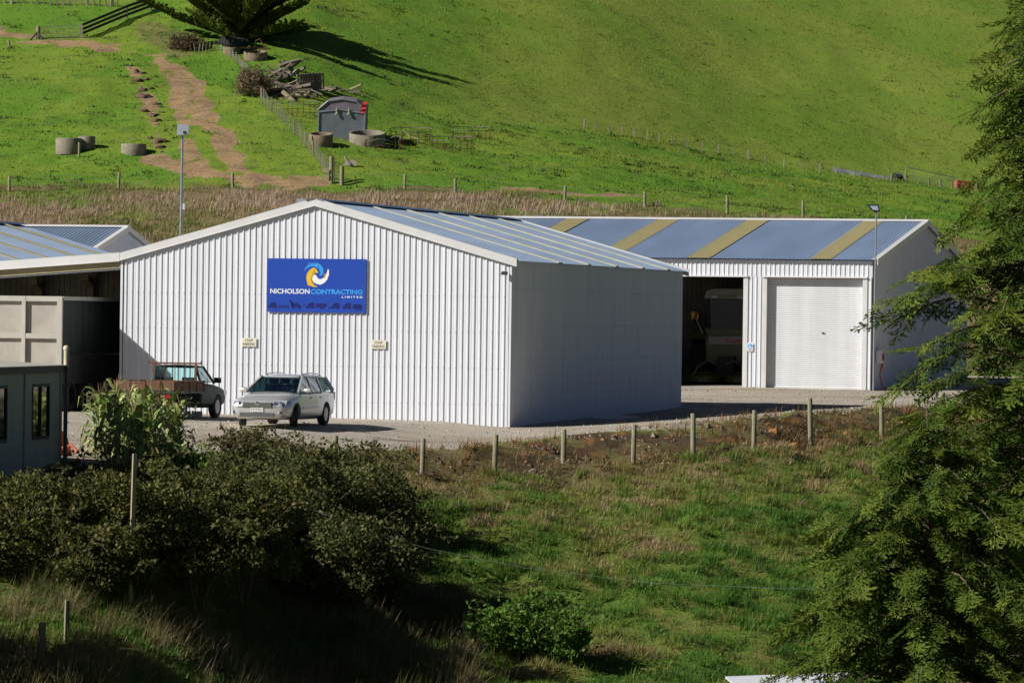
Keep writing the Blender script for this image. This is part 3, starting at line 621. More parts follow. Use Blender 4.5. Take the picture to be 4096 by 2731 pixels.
cl = fbm(X * .35 + 31, Y * .35, 4); pr = sstep(.50, .66, cl) * (1 - .90 * up0) * (1 + 1.2 * (u > 1250) * (1 - up0)) + .5 * (Y < 299) * sstep(.45, .6, cl) + .9 * (u < 640) * (v > 655) * (v < 735) * sstep(.4, .5, cl)
ok = (RNG.random(len(X)) < pr) & (di0 < .4) & (u > -100) & (u < 4300); X, Y, Z = X[ok], Y[ok], Z[ok]
cols = lerp_cols([(.020, .050, .010), (.040, .085, .014), (.075, .12, .02)], RNG.random(len(X)))
Q, C = blades(np.stack([X, Y, Z], 1), 14, .08, .24, .04, cols, lean=1.6, spread=.24, bend=.2)
stuff('weeds', 'dark leafy weeds dotted over the lower hillside', Q, C, M['grassm'])
# ------------------------------------------------------------------ hedge of brambles and other shrubs
BC = ((.05, .08, .02), (.16, .14, .05))
shrub('bramble_bush', 'dark bramble thicket below the grey site office', [ell(60, 2140, 108.8, 320, 230, 1.5), ell(400, 2110, 110.3, 330, 230, 1.5), ell(330, 2240, 108.4, 270, 130, 1.2), ell(620, 2010, 112.8, 180, 170, 1.2)], 300, .088, BR, 'bramble', 'brambles of the hedge',
      ([(40, 1990, 109.8), (200, 1960, 109.8), (330, 1930, 110.8), (450, 1920, 111.8)], 46, 1.1, BC), lump=.42, seed=3)
shrub('bramble_bush', 'bramble bush around the square wooden stake', [ell(720, 2130, 112.3, 270, 200, 1.5), ell(960, 2110, 114.3, 260, 220, 1.5), ell(820, 2220, 110.8, 260, 130, 1.2)], 300, .088, BR, 'bramble', 'brambles of the hedge',
      ([(700, 1960, 113.8), (900, 1900, 115.8), (1000, 1900, 115.8)], 30, 1.0, BC), lump=.42, seed=11)
shrub('bramble_bush', 'large grey-green bramble bush spilling down into the gully', [ell(1220, 2110, 121, 270, 260, 1.8), ell(1470, 2140, 123, 230, 250, 1.7), ell(1330, 2270, 119.5, 330, 180, 1.5), ell(1560, 2230, 121.5, 160, 170, 1.2)], 300, .088,
      [(.036, .056, .016), (.066, .090, .026), (.10, .118, .036), (.15, .14, .055), (.20, .155, .07)], 'bramble', 'brambles of the hedge', ([(1150, 1930, 123), (1400, 1950, 125), (1550, 2010, 126)], 40, 1.2, BC), lump=.42, seed=19)
shrub('bramble_bush', 'bramble top growing round the fence post at the yard corner', [ell(1420, 1930, 130, 230, 90, 1.2), ell(1230, 1900, 129, 170, 85, 1.2)], 300, .08, BR, 'bramble', 'brambles of the hedge',
      ([(1270, 1850, 130), (1420, 1850, 131), (1540, 1850, 132), (1350, 1840, 130)], 44, .95, BC), lump=.5, seed=23)
shrub('bramble_bush', 'thin wiry bramble shoots in front of the silver car', [ell(1050, 1860, 126, 130, 60, .9)], 300, .075, BR, 'bramble', 'brambles of the hedge',
      ([(900, 1830, 125), (1000, 1820, 126), (1080, 1800, 127), (1150, 1810, 128), (960, 1790, 126)], 80, 1.15, ((.06, .085, .025), (.17, .13, .06))), lump=.4, seed=29)
shrub('leafy_shrub', 'bright yellow-green leafy shrub beside the wooden stake', [ell(790, 1910, 119.5, 170, 85, 1.0), ell(880, 1980, 118.8, 120, 80, .9), ell(700, 1960, 119, 90, 70, .8)], 420, .075,
      [(.07, .12, .02), (.12, .19, .025), (.17, .23, .04)], lump=.4, seed=31)
shrub('leafy_shrub', 'low green leafy shrub alone in the gully grass', [ell(2120, 2520, 118.5, 150, 110, .9), ell(2250, 2560, 118.2, 90, 80, .7), ell(2010, 2530, 118.6, 80, 60, .6)], 400, .085,
      [(.07, .15, .022), (.11, .21, .03), (.16, .26, .04)], lump=.4, seed=37)
h = hit(1010, 395); k = h.y / F
shrub('dry_shrub', 'twiggy brown-grey shrub against the batten fence', [((h.x, h.y + .6, h.z + .9), (.95, .9, 1.05)), ((h.x + .5, h.y + .8, h.z + .5), (.7, .8, .8))], 260, .09, [(.10, .075, .045), (.19, .14, .09), (.26, .19, .13), (.06, .07, .02)], lump=.45, seed=41)
h = hit(735, 205)
shrub('dry_shrub', 'low twiggy shrub under the spreading pine', [((h.x, h.y + .5, h.z + .35), (.95, .8, .65)), ((h.x + .6, h.y + .6, h.z + .2), (.6, .6, .5))], 240, .09, [(.07, .05, .03), (.14, .10, .06), (.05, .06, .02)], lump=.45, seed=43)
# trees beside the left edge of the view whose shade falls across the foot of the hedge
for i, (x, y, zt, r) in enumerate([(-13.6, 100.8, .4, 1.75), (-13.0, 97.0, -.4, 1.6)]):
    gg = gz1(x, y); cz = (zt + gg) / 2 + .4
    shrub('round_tree', ('bushy dark tree beside the bramble thicket low in the gully', 'lower bushy tree at the bottom of the gully')[i], [((x, y, cz), (r, r, (zt - gg) / 2)), ((x + .8, y - .5, cz - .8), (r * .8, r * .8, (zt - gg) / 2.6))], 220, .11, BR, 'tree', 'trees shading the gully', lump=.4, seed=50 + i)
# ------------------------------------------------------------------ conifers
def spray_template(seed):
    R = random.Random(seed); q = []
    L = 1.0
    def kite(p, d, l, w):
        s = Vector((-d.y, d.x, 0)); q.append([p, p + d * l * .55 + s * w, p + d * l, p + d * l * .55 - s * w])
    def bendz(p): return Vector((p.x, p.y, p.z - .34 * p.x * p.x + .03 * math.sin(9 * p.x)))
    kite(Vector((0, 0, 0)), Vector((1, 0, 0)), L, .016)
    for i in range(6):
        x = .10 + i * .14
        for sg in (-1, 1):
            l = (.40 * (1 - .75 * abs(x - .38) / .62)) * R.uniform(.75, 1.2); a = sg * (.75 + R.uniform(-.15, .15)); d = Vector((math.cos(a), math.sin(a), 0)); p = Vector((x + sg * .025, 0, 0)); kite(p, d, l, .024)
            for j in range(2):
                f = .35 + .35 * j
                a2 = a - sg * .62 if j == 0 else a + sg * .55; d2 = Vector((math.cos(a2), math.sin(a2), 0)); kite(p + d * l * f, d2, l * .52, .025)
    Q = np.array([[tuple(bendz(v)) for v in k] for k in q]); Q[:, :, 2] += RNG.normal(0, .012, Q.shape[:2]); return Q
SPR = [spray_template(i) for i in range(4)]
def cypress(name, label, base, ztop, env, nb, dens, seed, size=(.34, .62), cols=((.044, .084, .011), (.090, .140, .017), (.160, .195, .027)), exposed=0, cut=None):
    R = random.Random(seed); t = thing(name, label, 'tree', base); zs = [e[0] for e in env]; rs = [e[1] for e in env]
    mb = MB(); mb.tube([(0, 0, -.3)] + [(R.uniform(-.06, .06), R.uniform(-.06, .06), (ztop - base.z) * k / 6) for k in range(1, 7)], [.26 * (1 - k / 6.3) + .012 for k in range(7)], 8)
    trunk = mb.build('trunk', M['bark'], t); br = MB(); P0, DD, UU, SS, CC = [], [], [], [], []
    cones = []
    for b in range(nb):
        z = zs[0] + (zs[-1] - zs[0]) * (b + R.random()) / nb; az = b * 2.39996 + R.uniform(-.3, .3)
        env_r = float(np.interp(z, zs, rs)); L = max(.12, env_r * (R.uniform(.55, 1.0) if R.random() > .12 else R.uniform(.95, 1.12))); o = Vector((math.cos(az), math.sin(az), 0)); sd = Vector((-o.y, o.x, 0))
        wob = R.uniform(-.18, .18); rise = R.uniform(.05, .32); droop = R.uniform(.22, .48); pts = []
        for i in range(8):
            s = i / 7; pts.append(Vector((0, 0, z - base.z)) + o * L * s + sd * L * wob * s * s + Vector((0, 0, L * (rise * math.sin(min(1, s * 1.2) * 1.9) - droop * s * s))))
        br.tube(pts, [.035 * (L / 3 + .25) * (1 - .85 * i / 7) + .004 for i in range(8)], 4)
        ns = int(dens * L) + 3
        for k in range(ns):
            s = 1 - (k + R.random()) / ns * .86 if L > .5 else R.random(); i = min(6, int(s * 7)); p = pts[i].lerp(pts[i + 1], s * 7 - i); sg = R.choice((-1, 1))
            a = sg * R.uniform(.1, 1.15) if s < .93 else R.uniform(-.4, .4); d = o * math.cos(a) + sd * math.sin(a); d.z = -R.uniform(.0, .75) + .25 * (s > .9); d.normalize()
            up = Vector((R.gauss(0, .45), R.gauss(0, .45), 1)); P0.append(p); DD.append(d); UU.append(up)
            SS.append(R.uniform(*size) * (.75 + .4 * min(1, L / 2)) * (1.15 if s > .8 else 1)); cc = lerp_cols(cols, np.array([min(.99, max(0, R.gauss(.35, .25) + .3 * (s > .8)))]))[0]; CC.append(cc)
            if s > .55 and R.random() < .16:
                for _ in range(4): cones.append(p + d * R.uniform(.1, .4) + Vector((R.gauss(0, .05), R.gauss(0, .05), -R.uniform(0, .14))))
    br.build('branches', M['bark'], t)
    P0 = np.array([tuple(p) for p in P0]); D = np.array([tuple(p) for p in DD]); U = np.array([tuple(p) for p in UU]); S = np.cross(U, D); S /= np.linalg.norm(S, axis=1, keepdims=True); U = np.cross(D, S); sz = np.array(SS)[:, None, None]; CC = np.array(CC)
    Qs, Cs = [], []; pick = RNG.integers(0, 4, len(P0))
    for kx in range(4):
        I = np.where(pick == kx)[0]; T = SPR[kx]; m = len(T)
        loc = (T[None, :, :, 0:1] * D[I, None, None] + T[None, :, :, 1:2] * S[I, None, None] + T[None, :, :, 2:3] * U[I, None, None]) * sz[I][..., None]
        Qs.append((loc + P0[I, None, None]).reshape(-1, 4, 3)); Cs.append((CC[I, None] * RNG.uniform(.75, 1.3, (len(I), m, 1))).reshape(-1, 3))
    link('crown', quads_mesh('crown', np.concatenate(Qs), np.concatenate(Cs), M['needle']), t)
    if cones:
        c = np.array([tuple(p) for p in cones]); d = rand_unit(len(c)) * .022; s = np.cross(d, rand_unit(len(c)));
        s = s / (np.linalg.norm(s, axis=1, keepdims=True) + 1e-9) * .018
        link('cones', quads_mesh('cones', np.stack([c - d, c + s, c + d, c - s], 1), np.tile(np.array([[.34, .20, .045]]), (len(c), 1)) * RNG.uniform(.5, 1.2, (len(c), 1)), M['leaf']), t)
    return t
def pz(px, y, d): return P(px, y, d).z
d = 96; b = P(4190, 1300, d); b.z = gz1(b.x, b.y); m = d / F
cypress('cypress_tree', 'tall dark green cypress with drooping fronds at the edge of the gully', b, pz(4190, -420, d),
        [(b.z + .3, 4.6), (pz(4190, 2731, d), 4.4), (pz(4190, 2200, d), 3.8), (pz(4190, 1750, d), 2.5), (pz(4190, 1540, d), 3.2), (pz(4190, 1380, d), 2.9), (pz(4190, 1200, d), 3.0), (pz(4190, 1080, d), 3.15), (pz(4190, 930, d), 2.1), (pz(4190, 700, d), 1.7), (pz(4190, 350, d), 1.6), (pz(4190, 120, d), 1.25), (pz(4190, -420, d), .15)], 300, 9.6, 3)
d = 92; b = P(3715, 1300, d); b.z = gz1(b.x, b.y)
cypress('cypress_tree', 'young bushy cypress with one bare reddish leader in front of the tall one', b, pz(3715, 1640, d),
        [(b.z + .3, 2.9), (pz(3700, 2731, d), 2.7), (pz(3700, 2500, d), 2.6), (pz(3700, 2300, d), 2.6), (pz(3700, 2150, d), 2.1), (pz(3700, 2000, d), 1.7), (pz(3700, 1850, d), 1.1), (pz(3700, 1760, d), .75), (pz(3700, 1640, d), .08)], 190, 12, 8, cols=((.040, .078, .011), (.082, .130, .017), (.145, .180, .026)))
# spreading pine at the top of the farm track
h = hit(905, 205); h.y += 3.2; h.x += .5; h.z = gz1(h.x, h.y); t = thing('pine_tree', 'wide spreading pine with upswept ropy branches at the top of the track', 'tree', h)
R = random.Random(4); tr = MB(); tr.tube([(0, 0, -.4), (0, 0, 1.6), (.1, 0, 3.2), (.05, 0, 5.0)], [.34, .28, .18, .04], 10); tr.build('trunk', M['bark'], t)
br = MB(); Qp, Cp = [], []
for wv in range(9):
    z = .05 + wv * .36; nbr = 7; L = 7.8 - wv * .68; el = math.radians((7, 13, 19, 23, 27, 31, 35, 39, 43)[wv])
    for k in range(nbr):
        az = 2 * math.pi * (k + .5 * (wv % 2)) / nbr + R.uniform(-.12, .12); o = Vector((math.cos(az), math.sin(az), 0)); sd = Vector((-o.y, o.x, 0)); l = L * R.choice((R.uniform(.55, .8), R.uniform(.85, 1.08))); pts = []; el_ = el + math.radians(R.uniform(-7, 9))
        for i in range(9): s = i / 8; pts.append(Vector((0, 0, z)) + o * l * s * math.cos(el_) + Vector((0, 0, l * (s * math.sin(el_) + .10 * s * s))))
        br.tube(pts, [.07 * (1 - .8 * i / 8) for i in range(9)], 5)
        for q in range(60):
            s = .03 + .97 * (q + R.random()) / 60; i = min(7, int(s * 8)); p = pts[i].lerp(pts[i + 1], s * 8 - i); sg = 1 if q % 2 else -1
            dd = (o * R.uniform(.45, .8) + sd * sg * R.uniform(.5, .95) + Vector((0, 0, .35))).normalized(); ln = (.35 + .5 * math.sin(math.pi * min(1, (1.05 - s) * 1.2))) * R.uniform(.7, 1.1); cl = lerp_cols([(.055, .085, .014), (.115, .155, .022), (.20, .225, .036)], np.array([min(.99, max(0, R.gauss(.4, .25)))]))[0]
            for e in range(5):
                f0, f1 = e / 5, (e + 1.25) / 5; c0 = p + dd * ln * f0 + Vector((0, 0, ln * .30 * f0 * f0)); c1 = p + dd * ln * f1 + Vector((0, 0, ln * .30 * f1 * f1))
                for rr in range(3):
                    s3 = Vector((R.gauss(0, 1), R.gauss(0, 1), R.gauss(0, 1))); s3 = (s3 - dd * s3.dot(dd)).normalized() * .15
                    m_ = (c0 + c1) / 2; Qp.append([c0, m_ + s3, c1, m_ - s3]); Cp.append(cl * R.uniform(.75, 1.25))
br.build('branches', M['bark'], t); link('crown', quads_mesh('crown', np.array([[tuple(v) for v in q] for q in Qp]), np.array(Cp), M['needle']), t)
# ------------------------------------------------------------------ maize
def maize_leaf(seed, L=1.0, w=.085, up=1.0):
    R = random.Random(seed); A, B = [], []; az = R.uniform(-.3, .3)
    for i in range(7):
        s = i / 6; x = L * s * (.58 if up > .8 else .66); z = L * (.98 * up * s - .82 * s * s * R.uniform(.7, 1.25)); ww = w * (1.0 - .1 * i if i < 5 else .35 if i == 5 else .03); tw = .5 * s
        A.append((x, -ww * math.cos(tw), z + ww * math.sin(tw))); B.append((x, ww * math.cos(tw), z - ww * math.sin(tw) + .012))
    return MB().strip(A, B)
mg = [mat('maize_leaf_green', (.24, .36, .08), .45, var=.35, scale=8), mat('maize_leaf_pale', (.44, .48, .17), .5, var=.3, scale=8), mat('maize_leaf_dry', (.46, .37, .15), .7, var=.3, scale=8)]
LM = [[maize_leaf(s * 3 + k, up=1.0 if k < 3 else .55).mesh('leaf', mg[s], 60) for k in range(6)] for s in range(3)]
stk = MB().tube([(0, 0, -.1), (.01, .01, .9), (0, .02, 1.75)], [.018, .015, .008], 5).mesh('stalk', mg[0], 60)
tm = MB(); R = random.Random(2)
for k in range(4): a = R.uniform(0, 6.28); tm.tube([(0, .02, 1.7), (.05 * math.cos(a), .02 + .05 * math.sin(a), 1.95), (.10 * math.cos(a), .1 * math.sin(a), 2.08 + .1 * R.random())], [.007, .008, .005], 4)
tass = tm.mesh('tassel', mat('maize_tassel', (.30, .19, .10), .8))
for i in range(64):
    px = R.uniform(372, 728); dd = R.uniform(117.6, 123.4); p = P(px, 1800, dd); p.z = gz1(p.x, p.y); sc = R.uniform(.66, .94)
    t = thing('maize_plant', 'tall green maize plant in the clump behind the brambles', 'maize', p, R.uniform(0, 6.28), 'maize clump at the yard edge'); t.scale = (sc, sc, sc)
    link('stalk', stk, t)
    if i % 2: link('tassel', tass, t)
    for k in range(14):
        z = .15 + k * .118; s = 2 if (z < .7 and R.random() < .55) or R.random() < .06 else (1 if R.random() < .4 else 0); o = link('leaf', LM[s][R.randrange(3) + (3 if k < 8 else 0)], t, (0, .01, z), (0, R.uniform(-.25, .25), k * 3.14 + R.uniform(-.7, .7)))
# ------------------------------------------------------------------ lettering and flat artwork
def text_mb(body, width=None, height=None, bold=0.0, spacing=1.0):
    cu = bpy.data.curves.new('t', 'FONT'); cu.body = body; cu.offset = bold; cu.space_character = spacing; cu.resolution_u = 3; cu.fill_mode = 'FRONT'
    o = bpy.data.objects.new('t', cu); COL.objects.link(o); dg = bpy.context.evaluated_depsgraph_get(); me = bpy.data.meshes.new_from_object(o.evaluated_get(dg))
    v = np.array([tuple(x.co) for x in me.vertices]); f = [tuple(p.vertices) for p in me.polygons]
    bpy.data.objects.remove(o); bpy.data.curves.remove(cu); bpy.data.meshes.remove(me)
    lo, hi = v.min(0), v.max(0); v = v - lo; w, h = hi[0] - lo[0], hi[1] - lo[1]
    sx = width / w if width else height / h; sy = height / h if height else sx; v[:, 0] *= sx; v[:, 1] *= sy
    return v, f
def put_text(body, x, z, y, width, height, mt, parent, bold=0, name='lettering', spacing=1.0):
    v, f = text_mb(body, width, height, bold, spacing); mb = MB(); mb.add([(x + a, y, z + b) for a, b, _ in v], f); return mb.build(name, mt, parent)
def poly_part(polys, y, name, mt, parent, fx=lambda x: x, fz=lambda z: z):
    bm = bmesh.new()
    for pl in polys:
        vs = [bm.verts.new((fx(a), y, fz(b))) for a, b in pl]; bm.faces.new(vs)
    bmesh.ops.triangulate(bm, faces=bm.faces); me = bpy.data.meshes.new(name); bm.to_mesh(me); bm.free(); me.materials.append(mt); return link(name, me, parent)
def disc(cx, cz, r, n=16): return [(cx + r * math.cos(2 * math.pi * k / n), cz + r * math.sin(2 * math.pi * k / n)) for k in range(n)]
def wloc(px, z0=0.0):                         # local x on the big shed's front wall for a photo column
    k = (px - CX) / F; wq = (-.06 - k * 153) / (.9707 + .2402 * k); return -wq
MORG = Vector((-.06, 153, -.02))
bluep = mat('sign_blue', (.012, .062, .40), .35, var=.05, coat=.3); navy = mat('sign_navy', (.008, .016, .16), .4); cyanp = mat('sign_cyan', (.05, .36, .90), .4); wht = mat('sign_white', (.85, .85, .86), .45, var=.04); yel = mat('sign_yellow', (.78, .50, .02), .45, var=.05); org = mat('sign_orange', (.75, .33, .08), .45)
x0, x1 = wloc(1069), wloc(1464); SW = x1 - x0; SH = SW * (812 / 1553)
zc = CAMZ - (1143 - yh(1266)) * (153 + .24 * 6) / F + .02
sg = thing('sign_board', 'large blue company sign board with swirl emblem on the white shed', 'sign', tuple(MORG + DX * x0 - DY * .06 + Vector((0, 0, zc - SH / 2))), -TH)
mb = MB(); mb.box(0, SW, -.012, .012, 0, SH); mb.build('panel', bluep, sg)
mb = MB()
for z in (.2, SH - .2): mb.box(.05, SW - .05, .013, .03, z - .03, z + .03)
mb.build('batten', M['galv'], sg)
SX = lambda x: (x - 272) / 1553 * SW; SZ = lambda y: SH - (y - 158) / 812 * SH
put_text('NICHOLSON', SX(320), SZ(690), -.0155, SX(940) - SX(320), SZ(615) - SZ(690), wht, sg, .022)
put_text('CONTRACTING', SX(955), SZ(692), -.0155, SX(1772) - SX(955), SZ(617) - SZ(692), cyanp, sg, .042)
put_text('LIMITED', SX(1448), SZ(745), -.0155, SX(1772) - SX(1448), SZ(715) - SZ(745), wht, sg, .02, spacing=1.5)
poly_part([[(850, 350), (868, 300), (915, 252), (1000, 228), (1070, 228), (1122, 260), (1152, 310), (1158, 368), (1135, 408), (1085, 414), (1108, 380), (1096, 332), (1062, 296), (1012, 276), (950, 274), (892, 302)]], -.0150, 'emblem', cyanp, sg, SX, SZ)
poly_part([[(1070, 375), (1055, 332), (1022, 298), (985, 297), (932, 330), (896, 382), (885, 440), (896, 512), (936, 560), (1000, 585), (1070, 581), (1012, 558), (972, 520), (956, 470), (966, 422), (1000, 386), (1040, 371)]], -.0165, 'emblem', yel, sg, SX, SZ)
poly_part([[(980, 445), (998, 407), (1028, 400), (1052, 422), (1072, 458), (1110, 467), (1152, 447), (1188, 418), (1212, 352), (1224, 310), (1242, 332), (1240, 402), (1214, 472), (1170, 520), (1110, 549), (1052, 540), (1005, 510), (984, 482)]], -.0180, 'emblem', wht, sg, SX, SZ)
poly_part([[(1160, 457), (1164, 402), (1184, 372), (1194, 400), (1180, 438)], [(897, 520), (925, 545), (950, 577), (905, 560)]], -.0195, 'emblem', org, sg, SX, SZ)
poly_part([[(905, 235), (925, 208), (940, 222), (965, 203), (968, 218), (1050, 206), (1090, 218), (1010, 222), (940, 242)]], -.0165, 'emblem', mat('sign_pale_blue', (.05, .20, .62), .4), sg, SX, SZ)
def tractor(x, fl=1): return [[(x, 880), (x + 30, 858), (x + 70, 852), (x + 82, 818), (x + 130, 818), (x + 138, 870), (x + 130, 900), (x, 900)]], [(x + 32, 890, 22), (x + 108, 884, 32)]
polys = []; circ = []
for x in (285, 880, 1275, 1455): a, b = tractor(x); polys += a; circ += b
polys += [[(455, 862), (620, 868), (620, 880), (455, 876)], [(455, 886), (620, 890), (620, 906), (455, 904)], [(410, 880), (460, 882), (460, 890), (410, 888)], [(620, 788), (640, 782), (712, 838), (740, 822), (760, 822), (765, 850), (808, 856), (808, 890), (660, 892), (665, 870), (700, 850), (650, 815), (628, 820)],
          [(848, 850), (870, 835), (880, 858), (850, 868)], [(1010, 884), (1040, 884), (1040, 892), (1010, 892)], [(1050, 830), (1218, 834), (1200, 896), (1036, 894)], [(1232, 905), (1262, 880), (1280, 900), (1250, 915)], [(1590, 892), (1625, 892), (1625, 900), (1590, 900)], [(1625, 850), (1650, 834), (1750, 836), (1780, 870), (1750, 905), (1625, 902)]]
circ += [(685, 893, 27), (778, 890, 27), (1118, 902, 16), (1148, 904, 16), (1690, 908, 22), (1740, 908, 22)]
poly_part(polys, -.0140, 'machine_silhouettes', navy, sg, SX, SZ)['kind'] = 'stuff'
for c in circ: poly_part([disc(*c)], -.0160, 'wheel_silhouette', navy, sg, SX, SZ)
poly_part([disc(*c, 6) for c in ((320, 172, 6), (1000, 181, 6), (1772, 192, 6), (317, 548, 6), (1770, 573, 6), (312, 932, 6), (993, 937, 6), (1762, 953, 6))], -.0165, 'screws', M['galv'], sg, SX, SZ)['kind'] = 'stuff'
cream = mat('parking_sign_cream', (.78, .73, .56), .5, var=.08); gtxt = mat('grey_lettering', (.20, .20, .19), .6)
for px, py, lab in ((998, 1369, 'small cream staff parking sign above the flat-deck ute'), (1516, 1378, 'small cream staff parking sign alone on the bare shed wall')):
    xx = wloc(px); z = CAMZ - (py - yh(px)) * (153 - .24 * xx) / F + .02
    t = thing('parking_sign', lab, 'sign', tuple(MORG + DX * xx - DY * .045 + Vector((0, 0, z))), -TH, 'staff parking signs')
    mb = MB(); mb.box(-.235, .235, -.008, .008, -.135, .135); mb.build('panel', cream, t)
    put_text('STAFF', -.13, .015, -.0115, .26, .085, gtxt, t, .02); put_text('PARKING', -.19, -.10, -.0115, .38, .085, gtxt, t, .02)
# floodlight on the shed corner
t = thing('wall_lamp', 'small black lamp on the right-hand front corner of the white shed', 'lamp', tuple(MORG + DX * -.1 - DY * .04 + Vector((0, 0, 4.57))), -TH)
mb = MB(); mb.bar((0, 0, 0), (0, -.14, .02), .03); mb.build('bracket', M['darksteel'], t); mb = MB(); mb.prism([(-.16, -.05), (.02, -.06), (.02, .05), (-.13, .06)], lambda x, z: (x, -.22, z), lambda x, z: (x, -.10, z)); mb.build('housing', M['darksteel'], t)
# ------------------------------------------------------------------ wheels
alloy = mat('alloy', (.30, .30, .30), .4, metal=.6)
def wheel(parent, x, y, r, w, rz=0.0, spokes=6, rimmat=None, side=1):
    e = MB(); Mx = Matrix.Rotation(math.pi / 2, 4, 'X')
    e.lathe([(r * .62, -w / 2), (r * .92, -w / 2), (r, -w * .36), (r, w * .36), (r * .92, w / 2), (r * .62, w / 2)], 28, Mx, True); ty = e.build('wheel', M['tyre'], parent, 35, (x, y, r), (0, 0, rz))
    g = MB(); s = side
    g.lathe([(r * .50, -s * -.08 * w), (r * .62, w * .40 * -s), (r * .65, w * .47 * -s), (r * .60, w * .44 * -s)], 28, Mx); 
    for k in range(spokes):
        a = 2 * math.pi * k / spokes; c, q = math.cos(a), math.sin(a); g.bar((c * r * .08, s * w * .40, q * r * .08), (c * r * .62, s * w * .36, q * r * .62), r * .16, .03, (0, 1, 0))
    g.lathe([(r * .16, -s * w * .36), (r * .15, -s * w * .46), (.001, -s * w * .47)], 12, Mx); g.build('rim', rimmat or alloy, ty, 35)
    g = MB(); g.lathe([(r * .61, -s * w * .1), (.001, -s * w * .1)], 20, Mx); g.build('brake_disc', M['darksteel'], ty); return ty
def loft(secs, cap=True):
    """secs: list of point rings (same length), closed rings"""
    mb = MB(); n = len(secs[0]); mb.add([p for s in secs for p in s], [(i * n + k, i * n + (k + 1) % n, (i + 1) * n + (k + 1) % n, (i + 1) * n + k) for i in range(len(secs) - 1) for k in range(n)] + ([tuple(range(n))[::-1], tuple((len(secs) - 1) * n + k for k in range(n))] if cap else [])); return mb
def ring(x, w, zb, zs, zt, nose=0.0):
    h = [(w * .80, zb), (w * .96, zb + .10), (w, zb + .26), (w * .995, (zb + zs) / 2 + .10), (w * .965, zs - .05), (w * .90, zs), (w * .60, zt), (w * .25, zt + .012)]
    return [(x, -a, b) for a, b in h] + [(x, a, b) for a, b in h[::-1]]
def cut_arches(ob, wheels, r, y0, y1):
    for x in wheels:
        c = MB(); Mx = Matrix.Translation((x, (y0 + y1) / 2, r * .93)) @ Matrix.Rotation(math.pi / 2, 4, 'X')
        for s in (1, -1):
            c = MB(); c.lathe([(r * 1.13, -(y1 - y0) / 2), (r * 1.13, (y1 - y0) / 2)], 28, Matrix.Translation((x, s * (y0 + y1) / 2, r * .96)) @ Matrix.Rotation(math.pi / 2, 4, 'X'))
            co = c.build('cut', M['black']); m = ob.modifiers.new('b', 'BOOLEAN'); m.object = co; m.operation = 'DIFFERENCE'; m.solver = 'EXACT'
            pm = ob.parent; ob.parent = None; bpy.context.view_layer.update(); me = bpy.data.meshes.new_from_object(ob.evaluated_get(bpy.context.evaluated_depsgraph_get()))
            ob.modifiers.clear(); ob.data = me; ob.parent = pm; bpy.data.objects.remove(co)
    me = ob.data; me.polygons.foreach_set('use_smooth', [True] * len(me.polygons)); me.set_sharp_from_angle(angle=math.radians(32))
glass = glassmat('car_glass', (.16, .26, .25), .1); dglass = mat('dark_glass', (.012, .016, .018), .06, spec=.8, var=.2)
lens = mat('lamp_lens', (.55, .60, .68), .1, var=.3, scale=20, spec=.9, coat=1.0); chrome = mat('chrome', (.75, .75, .75), .12, metal=1.0, var=.05); intm = mat('car_interior', (.03, .03, .03), .8)
# ------------------------------------------------------------------ silver station wagon
calloy = mat('bright_alloy', (.62, .62, .62), .35, metal=.4)
silver = mat('silver_paint', (.60, .60, .585), .26, metal=.45, var=.04, coat=.6)
car = thing('station_wagon', 'silver station wagon parked nose-out beside the white shed wall', 'car', (-6.58, 144.5, gz1(-6.58, 144.5)), math.atan2(-math.cos(math.radians(16)), -math.sin(math.radians(16))))
S = [(2.34, .60, .33, .58, .60), (2.28, .74, .27, .66, .70), (2.10, .83, .22, .73, .79), (1.75, .868, .20, .81, .88), (1.25, .88, .19, .875, .945), (.92, .88, .19, .92, .985), (.3, .88, .19, .93, .985), (-.6, .88, .19, .945, .99), (-1.5, .88, .20, .965, 1.0), (-2.0, .865, .22, .97, 1.0), (-2.25, .82, .27, .95, .97), (-2.37, .72, .34, .80, .84)]
body = loft([ring(*s) for s in S]).build('body', silver, car); cut_arches(body, (1.36, -1.34), .33, .56, 1.1)
for x, rz in ((1.36, .38), (-1.34, 0)):
    for s in (1, -1): wheel(car, x, s * .77, .325, .21, rz, 7, calloy, s)
    mb = MB(); mb.box(x - .40, x + .40, -.55, .55, .22, .60); mb.build('wheel_well', M['black'], car)
g = [(1.02, .70, .965), (.14, .575, 1.425)]
def qpart(name, pts, mt): return MB().add(pts, [tuple(range(len(pts)))]).build(name, mt, car)
qpart('windscreen', [(1.04, -.72, .968), (1.04, .72, .968), (.16, .575, 1.415), (.16, -.575, 1.415)], glass)
qpart('rear_window', [(-2.24, -.66, 1.0), (-2.24, .66, 1.0), (-1.98, .56, 1.385), (-1.98, -.56, 1.385)], glass)
